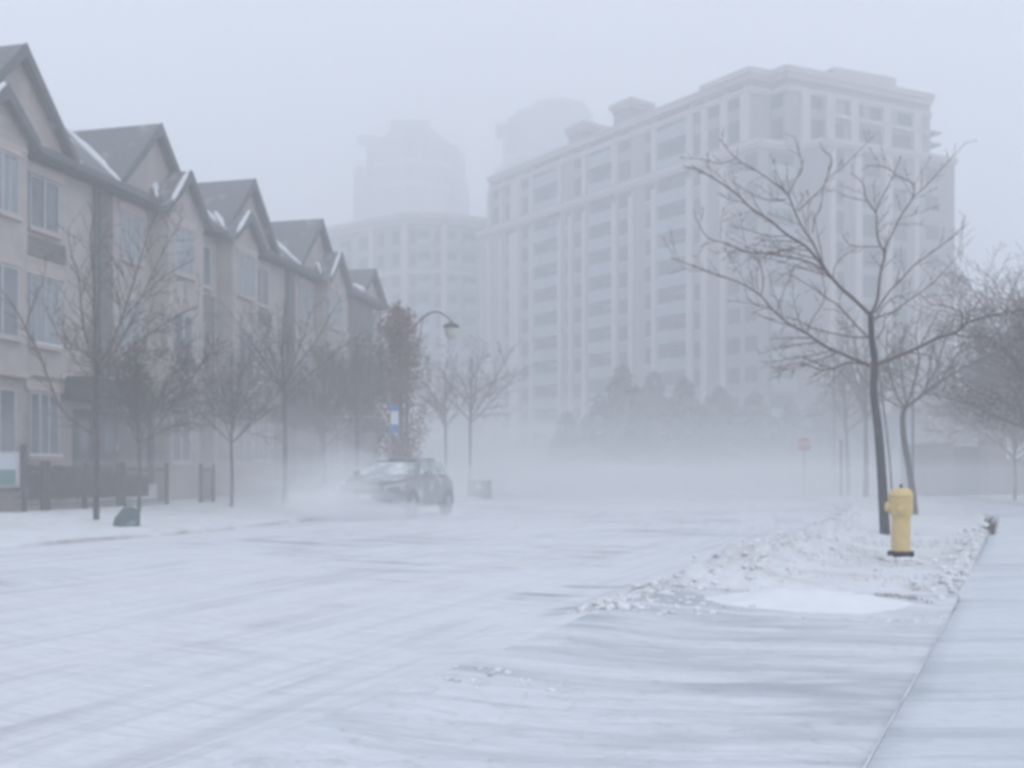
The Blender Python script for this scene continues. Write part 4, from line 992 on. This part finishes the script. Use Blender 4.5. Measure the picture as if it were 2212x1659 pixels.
# cornices
def cornice(fc, x0, x1, z, d=.55, h=.5):
    c_=fc.put(MB().box(x0,x1,-d,-.003,z-h,z),'cornice',apt2); fc.put(MB().box(x0-.0,x1+.0,-d*.6,-.003,z-h*1.6,z-h-.002),'cornice_moulding',apt2,c_)
cornice(f1,0,(B1l-A0).length+.2,LZ+.3,.5,.45)
cornice(f1u,0,(B1u-A).length+.2,UZ-1.3,.3,.35); 
f1u.put(MB().box(-.1,(B1u-A).length+.2,-.3,2.0,UZ-.6,UZ-.12).box(-.2,ku(1518),-.45,2.2,UZ-.119,UZ+.10).box(ku(1518),(B1u-A).length+.35,-.55,3.0,UZ-.119,UZ+.5),'parapet',apt2)
# right-hand faces
def seg(P,Q,z0,z1,wall_d=1.0):
    fc=Facade(root,P,Q); fc.put(MB().box(0,(Q-P).length,0,wall_d,z0,z1),'wall',apt); return fc
g1=seg(low[1],low[2],-1,LZ-.14); g2=seg(low[2],low[3],-1,LZ-.14); g3=seg(low[3],low[4],-1,LZ-.14)
for fc in (g1,g2,g3): cornice(fc,0,(fc.Q-fc.P).length,LZ+.3,.45,.45)
h1=seg(up[1],up[2],LZ-.13,UZ-.6); h2=seg(up[2],up[3],LZ-.13,UZ-.6); h3=seg(up[3],up[4],LZ-.13,UZ-.6)
for fc in (h1,h2,h3):
    n_=(fc.Q-fc.P).length; cornice(fc,0,n_,UZ-1.3,.3,.35)
    fc.put(MB().box(-.1,n_+.0,-.3,2.0,UZ-.6,UZ-.12).box(-.3,n_+.15,-.5,2.2,UZ-.119,UZ+.5),'parapet',apt2)
for fc,a,b in ((g1,1690,1716),):
    for z in lf_: fc.put(MB().box(fc.k(a)-1.6,fc.k(b),-.5,-.45,z,z+1.1).box(fc.k(a)-1.6,fc.k(b),-.5,-.003,z-.2,z-.003),'balcony',bal)
    add_windows(fc,fc.k(a)-1.5,fc.k(b)-.1,lf_,2.2,.2,2)
for a,b in ((1800,1822),(1864,1901),(1930,1958)): add_windows(g3,g3.k(a),g3.k(b),lf_,2.1,.35,2)
add_windows(g3,g3.k(2000),g3.k(2027),lf_,1.4,.8,1)
for a,b in ((1795,.3),(1850,.4),(1915,.4),(1975,.3)): g3.put(MB().box(g3.k(a)-b,g3.k(a)+b,-.4,-.003,-1,LZ-.4),'pilaster',apt2)
add_windows(h2,h2.k(1668),h2.k(1692),uf_,2.1,.3,1)
for a,b in ((1745,1776),(1826,1862),(1880,1925),(1940,1970)): add_windows(h3,h3.k(a),h3.k(b),[uf_[1]],1.9,.4,2)
for a,b in ((1750,1822),(1855,1902),(1920,1967)): add_windows(h3,h3.k(a),h3.k(b),[uf_[0]],2.3,.2,2)
h3.put(MB().box(h3.k(1782),h3.k(2000),-.5,-.003,LZ+3.2,LZ+3.55),'cornice',apt2)
for a in (1735,1788,1840,1910,1975): h3.put(MB().box(h3.k(a)-.5,h3.k(a)+.5,-.5,-.003,LZ,UZ-1.7),'pilaster',apt2)
# end balconies on the far right corner
for z in (LZ+.5+2.2,LZ+.5+3.4):
    h3.put(MB().box((up[4]-up[3]).length,(up[4]-up[3]).length+1.6,0,2.5,z-.2,z),'balcony',bal)
if rest.f: tag(rest.build('windows', aptg, root), 'dark windows of the lower floors', kind='stuff')

# lower curved block behind the houses
pts=[xs(640,14.3),xs(709,14.95),xs(805,15.5),xs(875,15.85),xs(959,15.85),xs(1050,15.55)]
R=pts[3].copy(); root2=thing('apartment_block', (R.x,R.y,0), 'fainter pale apartment block with angled fronts, left of the large one', 'building')
MB().prism([(p.x-R.x,p.y-R.y) for p in pts]+[(pts[-1].x-R.x+2,pts[-1].y-R.y+14),(pts[0].x-R.x-2,pts[0].y-R.y+14)],-1,35.6).build('wall',apt,root2)
cols=[[(660,690)],[(735,758),(775,795)],[(815,830),(848,863)],[(885,900),(903,928),(940,952)],[(962,985),(999,1028)]]
root=root2; cnt=0
for i in range(5):
    fc=Facade(root2,pts[i],pts[i+1]); n_=(fc.Q-fc.P).length
    fc.put(MB().box(-.2,n_+.2,-.5,-.003,35.0,35.6),'cornice',apt2); fc.put(MB().box(-.3,n_+.3,-.8,1,35.601,36.4),'parapet',apt2); fc.put(MB().box(-.1,n_+.1,-.55,-.003,LZ-4.2,LZ-3.6),'string_course',apt2)
    for a,b in cols[i]:
        for z in floors(0,34.8)[:9]:
            w=fc.put(MB().box(fc.k(a),fc.k(b),-.06,-.004,z+.5,z+2.3),'window',aptg)
            if b-a>20: fc.put(MB().box(fc.k(a)-.1,fc.k(b)+.1,-.9,-.003,z-.1,z+.0).box(fc.k(a)-.1,fc.k(b)+.1,-.9,-.84,z+.001,z+1.0),'balcony',bal)
    for a in (.0,1.0): fc.put(MB().box(n_*a-.35,n_*a+.35,-.4,-.003,-1,34.9),'pilaster',apt2)

# towers far behind
def tower(sx, s, wpx, sections, label):
    P=xs(sx,s); r=wpx/2/s; P=P+Vector((0,r*.6,0)); t=thing('tower', (P.x,P.y,0), label, 'building', group='apartment towers fading in the snow')
    H=lambda sy:(HZ-sy)/s+1.1
    return t,P,r,H
def block(x0,x1,d,z0,z1): return MB().prism([(x0,d*.25),(x0+(x1-x0)*.18,-d*.35),(x0+(x1-x0)*.5,-d*.5),(x0+(x1-x0)*.82,-d*.35),(x1,d*.25),(x1,d*.6),(x0,d*.6)],z0,z1)
def deck(root_,x0,x1,y,zs,m=apt2):
    for z in zs: MB().box(x0,x1,y,y+2,z,z+.9).build('balcony',m,root_)
t,P,r,H=tower(885,8.7,222,None,'fainter stepped tower block behind the low apartment front, left of the pair')
X=lambda sx:(sx-885)/8.7
block(X(776),X(997),22,-1,H(296)).build('wall',towm,t); block(X(816),X(956),16,H(296),H(270)).build('crown',towm,t); MB().box(X(840),X(925),-5,4,H(270),H(251)).build('plant_room',towm,t)
MB().box(X(758),X(800),2,8,H(274),H(264)).build('roof_fin',towm,t)
MB().box(X(752),X(777),1,12,-1,H(336)).build('side_wing',towm,t); MB().box(X(997),X(1008),2,12,-1,H(385)).build('side_wing',towm,t)
for y_ in (360,408): block(X(770),X(1003),23.5,H(y_),H(y_)+1.1).build('ledge',apt2,t)
for k_ in range(9):
    x=X(796)+k_*(X(980)-X(796))/8; d=-abs(abs((k_-4)/4)-1)*6-5.2
    MB().box(x-.9,x+.9,d,d+3,0,H(306)).build('window_column',towg,t)
deck(t,X(1003),X(1016),1,[5+3*k for k in range(20)])
t,P,r,H=tower(1190,9.5,200,None,'stepped tower block with an antenna behind the large apartment block')
X=lambda sx:(sx-1190)/9.5
block(X(1085),X(1290),20,-1,H(238)).build('wall',towm,t); block(X(1130),X(1288),15,H(238),H(214)).build('crown',towm,t)
MB().box(X(1070),X(1120),-2,6,H(262),H(252)).build('roof_fin',towm,t)
MB().box(X(1068),X(1100),0,9,-1,H(345)).build('side_wing',towm,t); block(X(1070),X(1200),23,H(348),H(342)).build('ledge',apt2,t)
MB().tube([(X(1166),0,H(216)-1),(X(1166),0,H(190))],.18,6).build('antenna',steel,t)
for k_ in range(8):
    x=X(1105)+k_*(X(1272)-X(1105))/7; d=-abs(abs((k_-3.5)/3.5)-1)*5-4.6
    MB().box(x-.9,x+.9,d,d+3,0,H(250)).build('window_column',towg,t)

# ------------------------------------------------------------------ air
def volume_box(name, x0,x1,y0,y1,z0,z1, dens, colr=(.978,.990,1), grad=None, label=None):
    o=MB().box(x0,x1,y0,y1,z0,z1).build(name, bpy.data.materials.new(name)); m=o.data.materials[0]; m.use_nodes=True
    nt=m.node_tree; nt.nodes.clear(); out=nt.nodes.new('ShaderNodeOutputMaterial'); v=nt.nodes.new('ShaderNodeVolumePrincipled')
    v.inputs['Color'].default_value=(*colr,1); v.inputs['Density'].default_value=dens; v.inputs['Anisotropy'].default_value=0.0
    nt.links.new(v.outputs[0],out.inputs['Volume']); o['kind']='stuff'; return o
volume_box('haze',-260,260,-20,420,-1.2,96,.0098)
for y0,h,d in ((10,2.2,.004),(18,1.4,.008),(26,4.4,.005),(28,2.9,.006),(31,2.0,.005),(34,1.35,.010),(38,1.7,.007),(42,2.2,.006),(46,2.9,.005),(52,4.0,.004),(60,6.0,.004)):
    o=volume_box('blowing_snow',-150,150,y0,210,-1.0,h,d,(1,1,1))
    o['label']='thin layer of powder snow blowing low over the street'; o['category']='blowing snow'; o['group']='layers of blowing snow'
def plume(x,y,z,rx,ry,rz,d,rot,label):
    bm=bmesh.new(); bmesh.ops.create_icosphere(bm,subdivisions=3,radius=1.0)
    for v in bm.verts:
        k=1+.22*nz(v.co.x*1.6+x,v.co.y*1.6,v.co.z*1.6); v.co=Vector((v.co.x*rx*k,v.co.y*ry*k,v.co.z*rz*k))
    me=bpy.data.meshes.new('powder_plume'); bm.to_mesh(me); bm.free()
    for p_ in me.polygons: p_.use_smooth=True
    o=bpy.data.objects.new('powder_plume',me); col.objects.link(o); o.location=(x,y,z); o.rotation_euler=rot
    m=bpy.data.materials.new('powder_plume'); m.use_nodes=True; nt=m.node_tree; nt.nodes.clear(); out=nt.nodes.new('ShaderNodeOutputMaterial'); v=nt.nodes.new('ShaderNodeVolumePrincipled')
    v.inputs['Color'].default_value=(.98,.99,1,1); v.inputs['Density'].default_value=d; nt.links.new(v.outputs[0],out.inputs['Volume']); me.materials.append(m)
    tag(o,label,'blowing snow','plumes of blown powder',kind='stuff')
for a in ((-3.7,23.4,.25,1.5,.8,.42,.55,(0,radians(12),.2)),(-3.9,23.8,.45,.9,.7,.5,.45,(0,radians(-20),0)),(-2.7,23.9,.12,1.6,.6,.32,.8,(0,0,.1)),(-3.3,24.0,.35,1.3,.7,.5,.45,(0,radians(18),.1)),(-2.4,24.3,.5,1.9,.9,1.0,.20,(0,0,0)),(-3.4,24.0,.9,1.3,.7,.7,.22,(0,radians(25),0)),
          (-4.4,24.2,.4,1.3,1.0,.8,.2,(0,0,0)),(-5.6,26.5,.45,2.2,1.6,.95,.10,(0,radians(-12),.3)),(-5.0,29.5,.5,3.0,2.6,1.3,.07,(0,0,.3)),(-6.6,30.5,.9,2.8,2.2,1.7,.04,(0,radians(20),0)),(-6.9,31.5,1.6,2.2,2.0,1.9,.03,(0,radians(-25),.4)),
          (-4.6,37,.4,3.5,4,1.1,.06,(0,0,0)),(-8.0,35,.9,3.4,3,2.2,.045,(0,radians(15),0)),(2.5,54,.4,11,8,1.3,.04,(0,0,0)),(-4.6,43,1.0,4.0,4,2.4,.025,(0,radians(-10),0)),(-9.0,31.5,1.2,2.2,1.8,1.9,.04,(0,radians(35),0))):
    plume(*a,'pale plume of powder snow lifted off the road')

# ------------------------------------------------------------------ sky, sun, camera
w=bpy.data.worlds.new('World'); sc.world=w; w.use_nodes=True; nt=w.node_tree; nt.nodes.clear()
out=nt.nodes.new('ShaderNodeOutputWorld'); sky=nt.nodes.new('ShaderNodeTexSky'); sky.sky_type='NISHITA'; sky.sun_disc=False
EL,ROT=radians(38),radians(150); sky.sun_elevation=EL; sky.sun_rotation=ROT; sky.dust_density=6
b1=nt.nodes.new('ShaderNodeBackground'); b1.inputs[1].default_value=.06; nt.links.new(sky.outputs[0],b1.inputs[0])
b2=nt.nodes.new('ShaderNodeBackground'); b2.inputs[0].default_value=(.678,.726,.836,1); b2.inputs[1].default_value=1.0
mx=nt.nodes.new('ShaderNodeMixShader'); mx.inputs[0].default_value=.92
nt.links.new(b1.outputs[0],mx.inputs[1]); nt.links.new(b2.outputs[0],mx.inputs[2]); nt.links.new(mx.outputs[0],out.inputs[0])
sl=bpy.data.lights.new('sun','SUN'); sl.energy=.5; sl.angle=radians(40); sl.color=(1,.97,.93); so=bpy.data.objects.new('sun',sl); col.objects.link(so)
sd=Vector((sin(ROT)*cos(EL),cos(ROT)*cos(EL),sin(EL))); so.rotation_euler=sd.to_track_quat('Z','Y').to_euler(); so.location=(0,0,60)

cam=bpy.data.cameras.new('camera'); co=bpy.data.objects.new('camera',cam); col.objects.link(co); sc.camera=co
co.location=(0,0,HC); co.rotation_euler=(pi/2,0,0); cam.sensor_width=36; cam.lens=36.0; cam.shift_y=(HZ-829.5)/2212
cam.clip_start=.05; cam.clip_end=3000
cam.dof.use_dof=True; cam.dof.focus_distance=.7; cam.dof.aperture_fstop=14
sc.view_settings.view_transform='Standard'; sc.view_settings.look='None'; sc.view_settings.exposure=.50; sc.view_settings.gamma=1
sc.render.engine='CYCLES'; cy=sc.cycles
cy.use_denoising=True; cy.max_bounces=14; cy.diffuse_bounces=2; cy.glossy_bounces=2; cy.volume_bounces=12; cy.transmission_bounces=2
